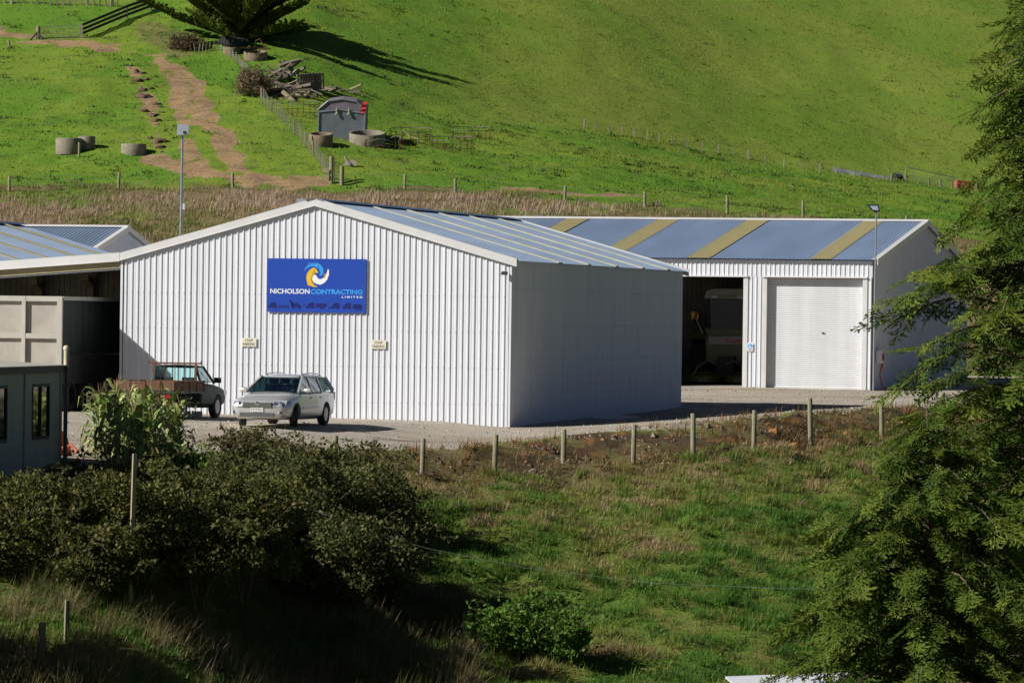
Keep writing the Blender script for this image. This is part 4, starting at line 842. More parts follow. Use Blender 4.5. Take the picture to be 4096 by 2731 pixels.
for s in (1, -1):
    e = lambda x, z: (x, s * (.80 - (z - .95) * .42), z)
    for pl in ([(.86, .955), (-.20, .965), (-.20, 1.375), (.18, 1.385), (.52, 1.19)], [(-.27, .965), (-1.10, .985), (-1.06, 1.375), (-.27, 1.375)], [(-1.16, .99), (-2.02, 1.01), (-1.78, 1.32), (-1.14, 1.37)]): qpart('side_window', [e(*p) for p in pl], glass)
    for (a, b), (c, d_), wd in (((1.06, .965), (.14, 1.415), .07), ((-.235, .955), (-.235, 1.39), .055), ((-1.12, .965), (-1.10, 1.39), .06), ((-2.2, .99), (-1.88, 1.40), .13)):
        mb = MB(); mb.bar(e(a, b), e(c, d_), wd, .05, (0, 1, 0)); mb.build('pillar', silver, car)
    mb = MB(); mb.tube([(.02, s * .53, 1.43), (-.12, s * .53, 1.485), (-.9, s * .53, 1.51), (-1.62, s * .53, 1.485), (-1.76, s * .53, 1.43)], .019, 6); mb.build('roof_rail', silver, car, 60)
    mb = MB(); mb.lathe([(.001, -.10), (.07, -.09), (.085, 0), (.06, .09), (.001, .1)], 12, Matrix.Translation((.72, s * .97, 1.02)) @ Matrix.Rotation(math.pi / 2, 4, 'X') @ Matrix.Scale(.8, 4, (1, 0, 0))); mb.bar((.72, s * .80, .97), (.72, s * .93, 1.0), .05); mb.build('mirror', silver, car, 50)
    for x in (-.02, -.92):
        mb = MB(); mb.box(x - .11, x + .11, s * .872 - .02, s * .872 + .02, .80, .835); mb.build('door_handle', silver, car)
    mb = MB(); mb.box(-.95, .82, s * .876 - .016, s * .876 + .016, .50, .545); mb.build('side_moulding', silver, car)
    mb = MB(); mb.prism([(2.30, .58), (2.18, .74), (1.90, .76), (1.98, .62), (2.2, .56)], lambda x, z: (x + .02, s * .45, z + .006), lambda x, z: (x - .10, s * .80, z + .008)); h_ = mb.build('headlight', lens, car)
    for yy, dx in ((.54, .05), (.67, -.005)):
        mb = MB(); mb.lathe([(.001, .0), (.052, -.01), (.058, .02)], 12, Matrix.Translation((2.24 + dx, s * yy, .655)) @ Matrix.Rotation(math.radians(75), 4, 'Y')); mb.build('reflector', chrome, h_, 40)
    mb = MB(); mb.box(2.21, 2.30, s * .60 - .13, s * .60 + .13, .37, .45); fg = mb.build('fog_lamp', M['darksteel'], car); mb = MB(); mb.lathe([(.045, 0), (.03, .02), (.001, .022)], 10, Matrix.Translation((2.30, s * .63, .41)) @ Matrix.Rotation(math.pi / 2, 4, 'Y')); mb.build('lens', lens, fg)
    mb = MB(); mb.box(-2.36, -2.20, s * .74 - .06, s * .74 + .06, .72, .96); mb.build('tail_lamp', mat('red_lens', (.35, .01, .01), .2) if s == 1 else bpy.data.materials['red_lens'], car)
rf = []
for x, w_, z in ((.20, .57, 1.405), (.05, .60, 1.438), (-.5, .62, 1.458), (-1.2, .615, 1.455), (-1.8, .60, 1.425), (-2.03, .56, 1.385)):
    rf.append([(x, -w_, z - .045), (x, -w_ * .92, z), (x, -w_ * .5, z + .016), (x, 0, z + .022), (x, w_ * .5, z + .016), (x, w_ * .92, z), (x, w_, z - .045), (x, w_ * .7, z - .05), (x, -w_ * .7, z - .05)])
loft(rf).build('roof', silver, car, 40)
mb = MB(); mb.box(2.27, 2.352, -.44, .44, .555, .69); gr = mb.build('grille', M['darksteel'], car)
for z in (.568, .60, .632, .664, .690):
    mb = MB(); mb.box(2.345, 2.372, -.43, .43, z - .009, z + .009); mb.build('grille_bar', chrome, gr)
mb = MB(); mb.lathe([(.075, 0), (.06, .02), (.001, .028)], 16, Matrix.Translation((2.37, 0, .655)) @ Matrix.Rotation(math.pi / 2, 4, 'Y') @ Matrix.Scale(.75, 4, (1, 0, 0))); mb.build('badge', chrome, gr, 40)
mb = MB(); mb.box(2.20, 2.345, -.52, .52, .29, .40); ai = mb.build('air_intake', M['darksteel'], car)
for z in (.31, .335, .36, .385):
    mb = MB(); mb.box(2.33, 2.352, -.50, .50, z - .004, z + .004); mb.build('intake_bar', M['galv'], ai)
mb = MB(); mb.box(2.345, 2.372, -.19, .19, .425, .54); pl = mb.build('number_plate', mat('plate_white', (.78, .78, .74), .5), car)
v, f = text_mb('FYT751', .33, .075, .012); mb = MB(); mb.add([(2.3745, -.165 + a, .446 + b) for a, b, _ in v], f); mb.build('lettering', M['darksteel'], pl)
mb = MB(); mb.box(-2.1, .95, -.66, .66, .45, .84); mb.box(.55, .98, -.68, .68, .84, .97)
mb.build('interior', intm, car)
for y in (-.36, .36):
    for x in (.05, -.95):
        mb = MB(); mb.prism([(x + .1, .84), (x - .12, .84), (x - .26, 1.16), (x - .12, 1.18)], lambda a, b: (a, y - .22, b), lambda a, b: (a, y + .22, b)); mb.box(x - .27, x - .17, y - .12, y + .12, 1.19, 1.34); mb.build('seat', intm, car)
mb = MB(); mb.add([(.93, .50, 1.005), (.93, .62, 1.005), (.83, .60, 1.06), (.83, .50, 1.06)], [(0, 1, 2, 3)]); mb.build('licence_label', mat('label_white', (.7, .8, .75), .5), car)
# ------------------------------------------------------------------ flat-deck ute
green = mat('ute_paint', (.040, .062, .064), .5, metal=.0, var=.1, coat=.0, spec=.12); teal = mat('ute_teal', (.02, .22, .24), .3, coat=.8); brown = mat('brown_board', (.165, .075, .036), .8, var=.4, scale=5, bump=.3)
ute = thing('flat_deck_ute', 'dark green flat-deck ute with rusty brown tray boards facing the shed', 'ute', (-10.09, 149.6, gz1(-10.09, 149.6)), math.pi / 2 - math.radians(17))
S = [(2.42, .62, .38, .70, .74), (2.34, .76, .34, .80, .84), (2.1, .82, .32, .89, .94), (1.5, .845, .32, .97, 1.02), (1.25, .85, .33, 1.0, 1.04), (.6, .85, .33, 1.02, 1.05), (.14, .84, .34, 1.03, 1.05), (.08, .80, .36, 1.02, 1.04)]
body = loft([ring(*s) for s in S]).build('body', green, ute); cut_arches(body, (1.52,), .34, .52, 1.1)
mb = MB(); mb.box(1.1, 1.95, -.52, .52, .3, .7); mb.build('wheel_well', M['black'], ute)
for x in (1.52, -1.38):
    for s in (1, -1): wheel(ute, x, s * .74, .34, .20, 0, 6, None, s)
def qp(name, pts, mt): return MB().add(pts, [tuple(range(len(pts)))]).build(name, mt, ute)
ug = glassmat('ute_glass', (.74, .96, .94), .1)
qp('windscreen', [(1.22, -.70, 1.05), (1.22, .70, 1.05), (.80, .60, 1.545), (.80, -.60, 1.545)], ug); 
qp('rear_window', [(.10, -.62, 1.10), (.10, .62, 1.10), (.17, .56, 1.52), (.17, -.56, 1.52)], ug)
for s in (1, -1):
    e = lambda x, z: (x, s * (.80 - (z - 1.05) * .40), z)
    qp('side_window', [e(1.10, 1.06), e(.26, 1.06), e(.30, 1.50), e(.80, 1.515)], glass)
    for (a, b), (c, d_), wd in (((1.26, 1.04), (.80, 1.55), .06), ((.13, 1.03), (.20, 1.55), .11)):
        mb = MB(); mb.bar(e(a, b), e(c, d_), wd, .05, (0, 1, 0)); mb.build('pillar', teal if s == 1 and a < .5 else green, ute)
    mb = MB(); mb.box(1.02, 1.10, s * .99 - .10, s * .99 + .10, 1.06, 1.22); mb.bar((1.07, s * .82, 1.06), (1.07, s * .93, 1.1), .04); mb.build('mirror', M['black'], ute)
    mb = MB(); mb.box(2.20, 2.42, s * .66 - .12, s * .66 + .12, .68, .82); mb.build('headlight', lens, ute)
    mb = MB(); mb.box(-2.44, -2.36, s * .70 - .12, s * .70 + .12, .62, .74); mb.build('tail_lamp', bpy.data.materials['red_lens'], ute)
rf = [[(x, -w_, z - .04), (x, -w_ * .9, z), (x, 0, z + .02), (x, w_ * .9, z), (x, w_, z - .04), (x, 0, z - .05)] for x, w_, z in ((.84, .60, 1.54), (.7, .63, 1.57), (.4, .63, 1.585), (.16, .60, 1.56))]
loft(rf).build('roof', green, ute, 40)
mb = MB(); mb.box(.15, 1.2, -.66, .66, .5, .98); mb.build('interior', intm, ute)
for y in (-.38, .38):
    mb = MB(); mb.box(.22, .34, y - .22, y + .22, .98, 1.22); mb.build('seat', intm, ute)
mb = MB(); mb.box(-2.40, .02, -.93, .93, .84, .90); mb.box(-2.42, .03, -.95, .95, .76, .84); mb.build('deck', M['darksteel'], ute)
mb = MB(); mb.box(-2.3, 2.1, -.42, -.32, .45, .62); mb.box(-2.3, 2.1, .32, .42, .45, .62); mb.build('chassis', M['black'], ute)
tb = [((-2.43, -2.40, -.93, .93)), ]
for y in np.linspace(-.93, .49, 4):
    mb = MB(); mb.box(-2.44, -2.41, y, y + .44, .86, 1.13); mb.build('tail_board', brown, ute); mb = MB(); mb.box(-2.455, -2.405, y + .44, y + .475, .80, 1.14); mb.build('stake', M['rust'], ute)
for s in (-1, 1):
    for x in np.linspace(-2.40, -.57, 4):
        mb = MB(); mb.box(x, x + .56, s * .94 - .015, s * .94 + .015, .86, 1.13); mb.build('side_board', brown, ute); mb = MB(); mb.box(x + .563, x + .60, s * .945 - .025, s * .945 + .025, .80, 1.14); mb.build('stake', M['rust'], ute)
hb = MB()
for y in (-.66, .66): hb.bar((.04, y, .9), (.06, y, 1.66), .06)
for z, h_ in ((1.64, .05), (1.10, .06)): hb.bar((.055, -.84, z), (.055, .84, z), .05, h_)
for y in (-.33, 0, .33): hb.bar((.05, y, 1.1), (.055, y, 1.63), .018)
for y in (-.84, .84): hb.bar((.055, y, 1.62), (.055, y, 1.72), .04)
hb.build('headboard', M['rust'], ute)
mb = MB(); mb.box(-2.0, -1.0, -.9, -.56, .62, .66); mb.build('mudguard', M['black'], ute)
for i, px in enumerate((757, 781, 803)):
    p = P(px, 1300, 151.5); p.z = gz1(p.x, p.y); mb = MB(); mb.prism([(-.085, 0), (.085, 0), (.08, .16), (-.07, .17)], lambda x, z: (x, -.12, z), lambda x, z: (x, .1, z + .01)); tag(mb.build('concrete_block', mat('white_block', (.75, .74, .68), .8, var=.15) if i == 0 else bpy.data.materials['white_block'], None, None, p), 'white painted block on the gravel behind the ute', 'block', 'white blocks behind the ute')
# ------------------------------------------------------------------ truck trailer under the lean-to
cr = mat('trailer_cream', (.52, .49, .42), .55, var=.15, scale=2); crp = mat('trailer_panel', (.45, .415, .35), .6, var=.2, scale=1.5); curt = mat('green_curtain', (.006, .018, .016), .7, var=.3, scale=2)
p = P(250, 1266, 154.3); p.z = gz1(p.x, p.y) - .0
tr = thing('truck_trailer', 'cream and dark green curtain-sided trailer backed under the lean-to', 'trailer', p, -TH); tz = CAMZ + (1266 - 1186) * 154.3 / F - p.z; b0 = 1.05; TW = 2.5; TL = 7.6
mb = MB(); mb.box(-TW + .02, -.02, .06, .10, b0, tz - .02); mb.build('tail_panel', crp, tr)
for a in (( -.16, 0, b0, tz), (-TW, -TW + .16, b0, tz), (-TW / 2 - .06, -TW / 2 + .06, b0, tz)):
    mb = MB(); mb.box(a[0], a[1], -.06, .055, a[2], a[3]); mb.build('tail_frame', cr, tr)
for z in (b0 + .002, (b0 + tz) / 2 - .05, tz - .16):
    for xa, xb in ((-TW + .162, -TW / 2 - .062), (-TW / 2 + .062, -.162)):
        mb = MB(); mb.box(xa, xb, -.05, .054, z, z + .12 if z < 2 else z + .158); mb.build('tail_frame', cr, tr)
mb = MB(); mb.box(-TW, 0, .12, TL, tz - .12, tz); mb.build('roof', cr, tr)
for x, s in ((0, -1), (-TW, 1)):
    mb = MB(); A = []; B = []
    for i in range(60): y = .14 + (TL - .2) * i / 59; d_ = s * (.02 + .018 * math.sin(i * 1.3)); A.append((x + d_, y, b0 + .75)); B.append((x + d_, y, tz - .13))
    mb.strip(A, B); mb.build('curtain', curt, tr)
    for k in range(9):
        mb = MB(); y = .16 + k * .82; mb.box(min(x, x + s * .05), max(x, x + s * .05), y, y + .79, b0, b0 + .72); mb.build('side_gate', M['darksteel'], tr)
mb = MB(); mb.box(-TW, 0, .1, TL, b0 - .18, b0 - .01); mb.build('deck', M['darksteel'], tr)
for y in (1.2, 2.4):
    for x, s in ((-.28, 1), (-TW + .28, -1)): wheel(tr, x, y, .5, .42, math.pi / 2 * 0, 5, M['galv'], s).rotation_euler = (0, 0, math.pi / 2)
for x in (-.42, -TW + .42):
    mb = MB(); mb.box(x - .3, x + .3, .35, .37, .25, .85); mb.build('mudflap', cr, tr)
mb = MB(); mb.box(-TW + .2, -.2, 0, .1, .62, .78); mb.build('rear_bar', M['darksteel'], tr)
# ------------------------------------------------------------------ grey site office
og = mat('office_panel', (.42, .385, .31), .6, var=.2, scale=1.3, stretch=(1, 1, .25)); ofa = mat('office_fascia', (.045, .048, .045), .6)
p = P(247, 1266, 118); ogz = gz1(p.x, p.y); OA = math.radians(7.3); p.z = min(ogz, -.75)
of = thing('site_office', 'grey prefabricated site office with narrow sliding windows above the brambles', 'building', p, -OA); oz = 1.93 - p.z; OL = 9.0; OW = 4.5
mb = MB(); mb.box(-OW, -OW + .05, -OL, 0, 0, oz - .2); mb.box(-OW, 0, -.05, 0, 0, oz - .2); mb.box(-OW, 0, -OL, -OL + .05, 0, oz - .2); mb.build('wall', og, of)
wins = [(-3.0, -1.25), (-7.2, -5.6)]; edges = [0, -3.85, -OL]
zw0, zw1 = .98, 2.2
for a, b in ((-.051, wins[0][1]), (wins[0][0], wins[1][1]), (wins[1][0], -OL + .051)):
    mb = MB(); mb.box(-.05, 0, b, a, 0, oz - .2); mb.build('wall', og, of)
for a, b in wins:
    for z0_, z1_ in ((0, zw0), (zw1, oz - .2)):
        mb = MB(); mb.box(-.049, -.001, a, b, z0_, z1_); mb.build('wall', og, of)
    mb = MB(); mb.bar((0, a, (zw0 + zw1) / 2), (0, a + .0001, (zw0 + zw1) / 2), .01); mb = MB()
    for z in (zw0, zw1): mb.box(-.06, .02, a, b, z - .035, z + .035)
    for y in (a, (a + b) / 2, b): mb.box(-.058, .018, y - .035, y + .035, zw0 + .036, zw1 - .036)
    fr = mb.build('window', M['darksteel'], of)
    mb = MB(); mb.box(-.03, -.02, a + .036, (a + b) / 2 - .036, zw0 + .04, zw1 - .04); mb.build('pane', dglass, fr); mb = MB(); mb.box(-.03, -.02, (a + b) / 2 + .036, b - .036, zw0 + .04, zw1 - .04); mb.build('pane', dglass, fr)
for y in (-3.85, -8.2):
    mb = MB(); mb.box(-.01, .035, y - .05, y + .05, .02, oz - .21); mb.build('cover_strip', og, of)
mb = MB(); mb.box(.001, .03, -.12, .04, .02, oz - .21); mb.build('corner_trim', og, of)
mb = MB(); mb.prism([(-OW - .1, oz - .2), (.07, oz - .2), (.07, oz - .05), (-OW / 2, oz + .06), (-OW - .1, oz - .05)], lambda x, z: (x, -OL - .1, z), lambda x, z: (x, .08, z)); mb.build('fascia', ofa, of)
mb = MB()
for xa, za, xb, zb in ((.10, oz - .045, -OW / 2, oz + .07), (-OW / 2, oz + .07, -OW - .13, oz - .045)): mb.prism([(xa, za), (xb, zb), (xb, zb + .02), (xa, za + .02)], lambda x, z: (x, -OL - .12, z), lambda x, z: (x, .10, z))
mb.build('roof', cr, of)
mb = MB(); mb.tube([(.09, .14, 0), (.09, .14, oz - .05)], .05, 10); vp = mb.build('vent_pipe', mat('pipe_shade', (.10, .11, .12), .6), of, 50); mb = MB(); mb.tube([(.09, .14, oz - .05), (.09, .14, oz + .33)], .06, 10); mb.lathe([(.075, 0), (.075, .06), (.05, .10), (.001, .11)], 10, Matrix.Translation((.09, .14, oz + .33))); mb.build('cap', mat('pipe_cream', (.62, .56, .38), .6), vp, 50)  # shade on the lower pipe is put into its dark colour
q = P(262, 1800, 121); q.z = gz1(q.x, q.y); om = mat('orange_paint', (.45, .10, .02), .6, var=.4, scale=8)
t = thing('farm_implement', 'orange steel implement half hidden behind the site office corner', 'implement', q, .3); mb = MB(); mb.prism([(-.2, 0), (.16, 0), (.02, .5), (-.12, .62)], lambda x, z: (x, -.05, z), lambda x, z: (x, .05, z)); mb.build('side_plate', om, t); mb = MB(); mb.tube([(-.3, 0, .1), (.1, -.2, .25), (.2, -.5, .1)], .05, 8); mb.build('tine', om, t)
# ------------------------------------------------------------------ forage harvester in the workshop doorway
hl = mat('harvester_green', (.10, .13, .012), .4, var=.2, coat=.4); hw = mat('harvester_white', (.40, .39, .35), .5, var=.1); red = mat('red_paint', (.5, .015, .01), .5)
WO = Vector(work.location); hx = wf(2797); hv = thing('forage_harvester', 'lime green forage harvester parked inside the open workshop bay', 'harvester', tuple(WO + DX * hx + DY * 6.2 + Vector((0, 0, .012))), -TH)
for s in (-1, 1):
    wh = wheel(hv, s * 1.25, .2, .95, .62, 0, 6, hl, s); wh.rotation_euler = (0, 0, math.pi / 2)
    mb = MB(); mb.prism([(-.75, 2.0), (.75, 2.0), (.55, 2.12), (-.65, 2.15)], lambda y, z: (s * 1.6, y, z), lambda y, z: (s * .9, y, z)); mb.build('mudguard', hl, hv)
mb = MB(); mb.box(-.95, .95, -.3, 5.0, 1.0, 2.35); mb.build('body', hl, hv)
mb = MB(); mb.box(-.80, .80, -.45, -.302, 1.72, 2.05); bp_ = mb.build('nose_panel', hw, hv)
put_text('CLAAS', -.05, 1.80, -.453, .62, .14, red, bp_, .03)
mb = MB(); mb.prism([(-.75, 2.36), (.75, 2.36), (.85, 3.1), (.80, 3.62), (-.80, 3.62), (-.85, 3.1)], lambda x, z: (x, -.30, z), lambda x, z: (x, 1.3, z)); cab = mb.build('cab', dglass, hv)
for s in (-1, 1):
    mb = MB(); mb.bar((s * .76, -.31, 2.36), (s * .84, -.33, 3.6), .07); mb.build('cab_pillar', M['darksteel'], hv)
    mb = MB(); mb.box(s * .55 - .12, s * .55 + .12, -.60, -.52, 3.62, 3.75); mb.build('work_lamp', lens, hv)
    mb = MB(); mb.bar((s * 1.0, -.2, 2.1), (s * 1.25, -.45, 2.7), .03); mb.box(s * 1.3 - .14, s * 1.3 + .14, -.5, -.46, 2.55, 3.0); mb.build('mirror', M['black'], hv)
mb = MB(); mb.prism([(-.98, 3.63), (.98, 3.63), (.92, 3.90), (.6, 4.02), (-.6, 4.02), (-.92, 3.90)], lambda x, z: (x, -.52, z), lambda x, z: (x, 1.4, z)); rf_ = mb.build('cab_roof', hw, hv); put_text('JAGUAR', -.38, 3.66, -.523, .76, .10, M['darksteel'], rf_, .02)
mb = MB(); mb.lathe([(.06, 0), (.06, .16), (.03, .2), (.001, .2)], 10, Matrix.Translation((-1.05, .2, 3.75))); mb.build('beacon', mat('orange_lens', (.6, .12, .01), .3), hv)
mb = MB(); mb.box(-1.5, -1.2, -.62, -.60, 2.75, 3.05); fl = mb.build('marker_panel', mat('marker_yellow', (.65, .70, .03), .5), hv); poly_part([[(-1.42, 2.75), (-1.28, 2.75), (-1.2, 3.05), (-1.34, 3.05)]], -.623, 'stripe', red, fl)
mb = MB(); mb.bar((-1.3, -.61, 2.74), (-1.0, -.5, 2.1), .025); mb.build('marker_stay', M['galv'], hv)
for s in (-1, 1):
    mb = MB(); mb.lathe([(.001, .62), (.3, .6), (.72, .42), (.78, .30), (.78, .16), (.3, .1)], 24, Matrix.Translation((s * .82, -1.35, 0))); mb.build('header_drum', hl, hv, 40)
    mb = MB(); mb.tube([(s * .2, -1.6, .9), (s * .55, -1.75, 1.05), (s * .95, -1.75, .8), (s * 1.2, -1.9, .35)], .025, 6); mb.build('crop_bar', M['galv'], hv)
mb = MB(); mb.box(-1.5, 1.5, -1.0, -.75, .2, .55); mb.box(-.35, .35, -.8, .2, .5, 1.2); mb.build('header_frame', M['darksteel'], hv)
# small things on the workshop
t = thing('safety_sign', 'small white notice with blue disc beside the open workshop bay', 'sign', tuple(WO + DX * wf(3003) - DY * .045 + Vector((0, 0, CAMZ - (1389 - 1304) * .0101 - Z2))), -TH)
mb = MB(); mb.box(-.11, .11, -.006, .006, -.17, .17); mb.build('panel', wht, t); poly_part([disc(0, .04, .095, 20)], -.009, 'disc', cyanp, t); poly_part([[(-.03, .09), (.0, .095), (.01, .03), (.055, .005), (.05, -.02), (-.035, -.02)]], -.012, 'boot_symbol', wht, t)
poly_part([[(-.085, -.10), (.085, -.10), (.085, -.08), (-.085, -.08)], [(-.085, -.14), (.085, -.14), (.085, -.12), (-.085, -.12)]], -.009, 'small_print', gtxt, t)
t = thing('hose_reel', 'white hose reel box with red hose on the shaded gable of the workshop', 'hose reel', tuple(WO + DX * .06 + DY * .9 + Vector((0, 0, 1.3))), -TH)
mb = MB(); mb.box(0, .22, -.32, .32, -.22, .30); mb.build('box', wht, t); mb = MB(); mb.lathe([(.16, -.1), (.16, .1)], 16, Matrix.Translation((.23, 0, .03)) @ Matrix.Rotation(math.pi / 2, 4, 'Y') @ Matrix.Scale(.3, 4, (0, 0, 1))); mb.build('reel', red, t)
mb = MB(); mb.tube([(.2, -.1, -.15), (.15, -.25, -.7), (.25, -.3, -1.1), (.45, -.5, -1.27)], .022, 6); mb.tube([(.2, .12, -.1), (.18, .15, -.55)], .018, 6); mb.build('hose', red, t)
# sheet steel offcuts against the shaded wall
for i, (a, bq, lab) in enumerate((((2400, 1662), (2530, 1655), 'long offcut of white steel sheet at the foot of the shaded wall'), ((2375, 1672), (2470, 1668), 'short offcut of pale steel sheet lying on the gravel by the wall'))):
    p0 = P(a[0], a[1], 163 - i * 1.2); p0.z = gz1(p0.x, p0.y) + .03; t = MB(); L_ = (bq[0] - a[0]) / 122 * 1.35
    t.box(0, L_, -.18, .18, 0, .03); t.box(.1, L_ - .2, -.05, .02, .03, .09); tag(t.build('steel_sheet', M['flash'], None, None, p0, (.05, .03, .12)), lab, 'steel sheet')
# ------------------------------------------------------------------ fences
def post_mesh(h, r, square=False, lean=0.0):
    mb = MB()
    if square: mb.box(-r, r, -r, r, -.35, h)
    else: mb.lathe([(r * 1.04, -.35), (r, h * .5), (r * .97, h - .02), (r * .8, h)], 10)
    return mb.mesh('post', M['post'], None if square else 40)
def wire(pts, parent, r=.004, org=Vector((0, 0, 0)), mt='wire'):
    mb = MB(); mb.tube([Vector(p) - org for p in pts], r, 3); return mb.build('wire', M[mt], parent)
# yard fence in front of the sheds
YF = [(1343, 1742, 134, 1.25), (1690, 1753, 138, 0), (1980, 1762, 140, 0), (2255, 1722, 142, 0), (2535, 1698, 143.5, 0), (2775, 1653, 145, 0), (3017, 1640, 147, 0), (3245, 1592, 151, 0), (3530, 1583, 155, 0), (3770, 1570, 159, 0), (4080, 1555, 163, 0)]
pts = []
for px, yt, d, _ in YF: p = P(px, yt, d); pts.append(p)
f0 = Vector((pts[0].x, pts[0].y, gz1(pts[0].x, pts[0].y))); yf = thing('wire_fence', 'round grey posts and thin wires along the edge of the gravel yard', 'fence', f0)
R = random.Random(9)
for p in pts:
    g = gz1(p.x, p.y); h = max(1.0, p.z - g); o = link('post', post_mesh(h, .075 + R.uniform(-.006, .008)), yf, Vector((p.x, p.y, g)) - f0, (R.uniform(-.03, .03), R.uniform(-.035, .035), R.uniform(0, 6)))
for k, fr in enumerate((.08, .4, .68)):
    wire([Vector((p.x, p.y - .09, p.z - fr * 1.0)) for p in pts], yf, .0035, f0)
# stakes among the brambles
for px, yt, yb, d, lab, r in ((539, 1815, 2065, 108.8, 'square pale wooden stake standing in the bramble hedge', .042), (170, 2490, 2640, 102.5, 'dark weathered post in the shade below the brambles', .06), (270, 2400, 2480, 104.5, 'short pale stake in the long dry grass', .045)):
    p = P(px, yt, d); q = P(px, yb, d); z = min(q.z, gz1(p.x, p.y)); mb = MB(); mb.box(-r, r, -r, r, z - p.z - .2, -.004); mb.box(-r * .9, r * .9, -r * .9, r * .9, -.0041, .004)
    tag(mb.build('wooden_stake', mat('pale_stake', (.42, .35, .22), .8, var=.3, scale=6, bump=.4, stretch=(4, 4, .5)) if px == 539 else M['post'], None, None, p, (0, .02, .4)), lab, 'stake')
pw = [P(1180, 2010, 119), P(1400, 2095, 119), P(1700, 2190, 119.2), P(2100, 2270, 119.5), P(2600, 2330, 120), P(3100, 2352, 120.5), P(3500, 2360, 121)]
mb = MB(); mb.tube(pw, .0026, 4); tag(mb.build('fence_wire', mat('white_wire', (.55, .57, .58), .5), None), 'single pale wire sagging across the gully paddock', 'wire')
# bank fence behind the sheds
BF = [(38, 708), (475, 690), (932, 692), (1620, 697), (1822, 715), (2260, 745), (2580, 768), (2910, 783), (3213, 803), (3625, 870), (3828, 902), (4010, 960)]
bp = []
for px, yt in BF: p = P(px, yt, 289.0); g = gz1(p.x, p.y); p.z = max(p.z, g + .75); bp.append(p)
f0 = Vector((bp[0].x, bp[0].y, gz1(bp[0].x, bp[0].y))); bf = thing('wire_fence', 'short posts and wires along the top of the dry grass bank', 'fence', f0)
for p in bp:
    g = gz1(p.x, p.y); link('post', post_mesh(p.z - g, .085), bf, Vector((p.x, p.y, g)) - f0, (R.uniform(-.02, .02), R.uniform(-.03, .03), 0))
for fr in (.08, .35, .6): wire([p - Vector((0, .1, fr)) for p in bp], bf, .006, f0)
# strainer posts with the little mesh gate
for px, yt, yb, lab in ((1325, 625, 735, 'tall strainer post left of the little mesh gate'), (1367, 665, 742, 'stout gate post right of the little mesh gate')):
    q = hit(px, yb); p = P(px, yt, q.y); t = link('strainer_post', post_mesh(p.z - q.z, .13), None, q); tag(t, lab, 'post')
qa = hit(1338, 735) + Vector((0, .1, 0)); s_ = qa.y / F; ga = thing('mesh_gate', 'small galvanised mesh gate between two strainer posts', 'gate', qa)
gw = 26 * s_; gh = 80 * s_; mb = MB(); mb.tube([(0, 0, .1), (gw, 0, .05), (gw, 0, gh), (0, 0, gh + .05)], .03, 6, True); mb.build('frame', M['galv'], ga)
for k in range(1, 6):
    mb = MB(); mb.bar((0, 0, .1 + gh * k / 6), (gw, 0, .06 + gh * k / 6), .014); mb.build('mesh_wire', M['galv'], ga)
for k in range(1, 3):
    mb = MB(); mb.bar((gw * k / 3, 0, .1), (gw * k / 3, 0, gh), .014); mb.build('mesh_wire', M['galv'], ga)
for k, yy in enumerate((673, 698)):
    q = P(1307, yy + 8, hit(1307, 735).y - .05); mb = MB(); mb.box(-.28, .12, -.03, .03, -.14, .1); tag(mb.build('fence_board', M['timber'], None, None, q, (0, .08 - .1 * k, 0)), ('upper' if k == 0 else 'lower') + ' pale board nailed beside the strainer post', 'board')
# batten fence up the spur
def batten_fence(label, line, n, hpx, name='batten_fence', cat='fence', post_every=6, wires=4, br=.028, jitter=.05, mt='post', wr=.006):
    lp = [hit(*q) for q in line]; L = [0]
    for a, b in zip(lp[:-1], lp[1:]): L.append(L[-1] + (b - a).length)
    f0 = lp[0].copy(); t = thing(name, label, cat, f0); tops = []
    for i in range(n):
        s = L[-1] * i / (n - 1); k = max(j for j in range(len(L)) if L[j] <= s + 1e-6); k = min(k, len(lp) - 2); f = (s - L[k]) / (L[k + 1] - L[k]); p = lp[k].lerp(lp[k + 1], f); p.z = gz1(p.x, p.y)
        h = hpx * p.y / F * R.uniform(.9, 1.06); r = br * (2.0 if i % post_every == 0 else 1); a, b = R.uniform(-jitter, jitter), R.uniform(-jitter, jitter)
        mb = MB(); mb.box(-r, r, -r, r, -.2, h); mb.build('post' if i % post_every == 0 else 'batten', M[mt], t, None, p - f0, (a, b, R.uniform(-.3, .3))); tops.append(p + Vector((b * h, -a * h, h)))
    for w_ in range(wires): wire([p - Vector((0, .03, .06 + .9 * w_ / max(1, wires) * hpx * p.y / F)) for p in tops], t, wr, f0)
    return t
batten_fence('grey batten and wire fence climbing from the gate past the concrete rings', [(1322, 720), (1255, 628), (1170, 535), (1098, 465), (1042, 408)], 44, 60, br=.02)
batten_fence('leaning grey batten fence curving round below the tractor tyre', [(992, 300), (952, 258), (905, 215), (880, 202), (840, 206), (780, 218)], 32, 40, br=.02, jitter=.14)
batten_fence('line of thin leaning battens where the rough paddock meets the upper hill', [(2335, 512), (2680, 575), (3010, 640), (3290, 692), (3600, 735), (3900, 765)], 28, 36, br=.035, post_every=4, wires=2, jitter=.12, wr=.005)
batten_fence('pale batten fence across the top of the knoll above the rail fence', [(-60, 12), (130, 15), (270, 22), (370, 22), (470, 30)], 22, 30, br=.05, post_every=4, wires=3, jitter=.10)
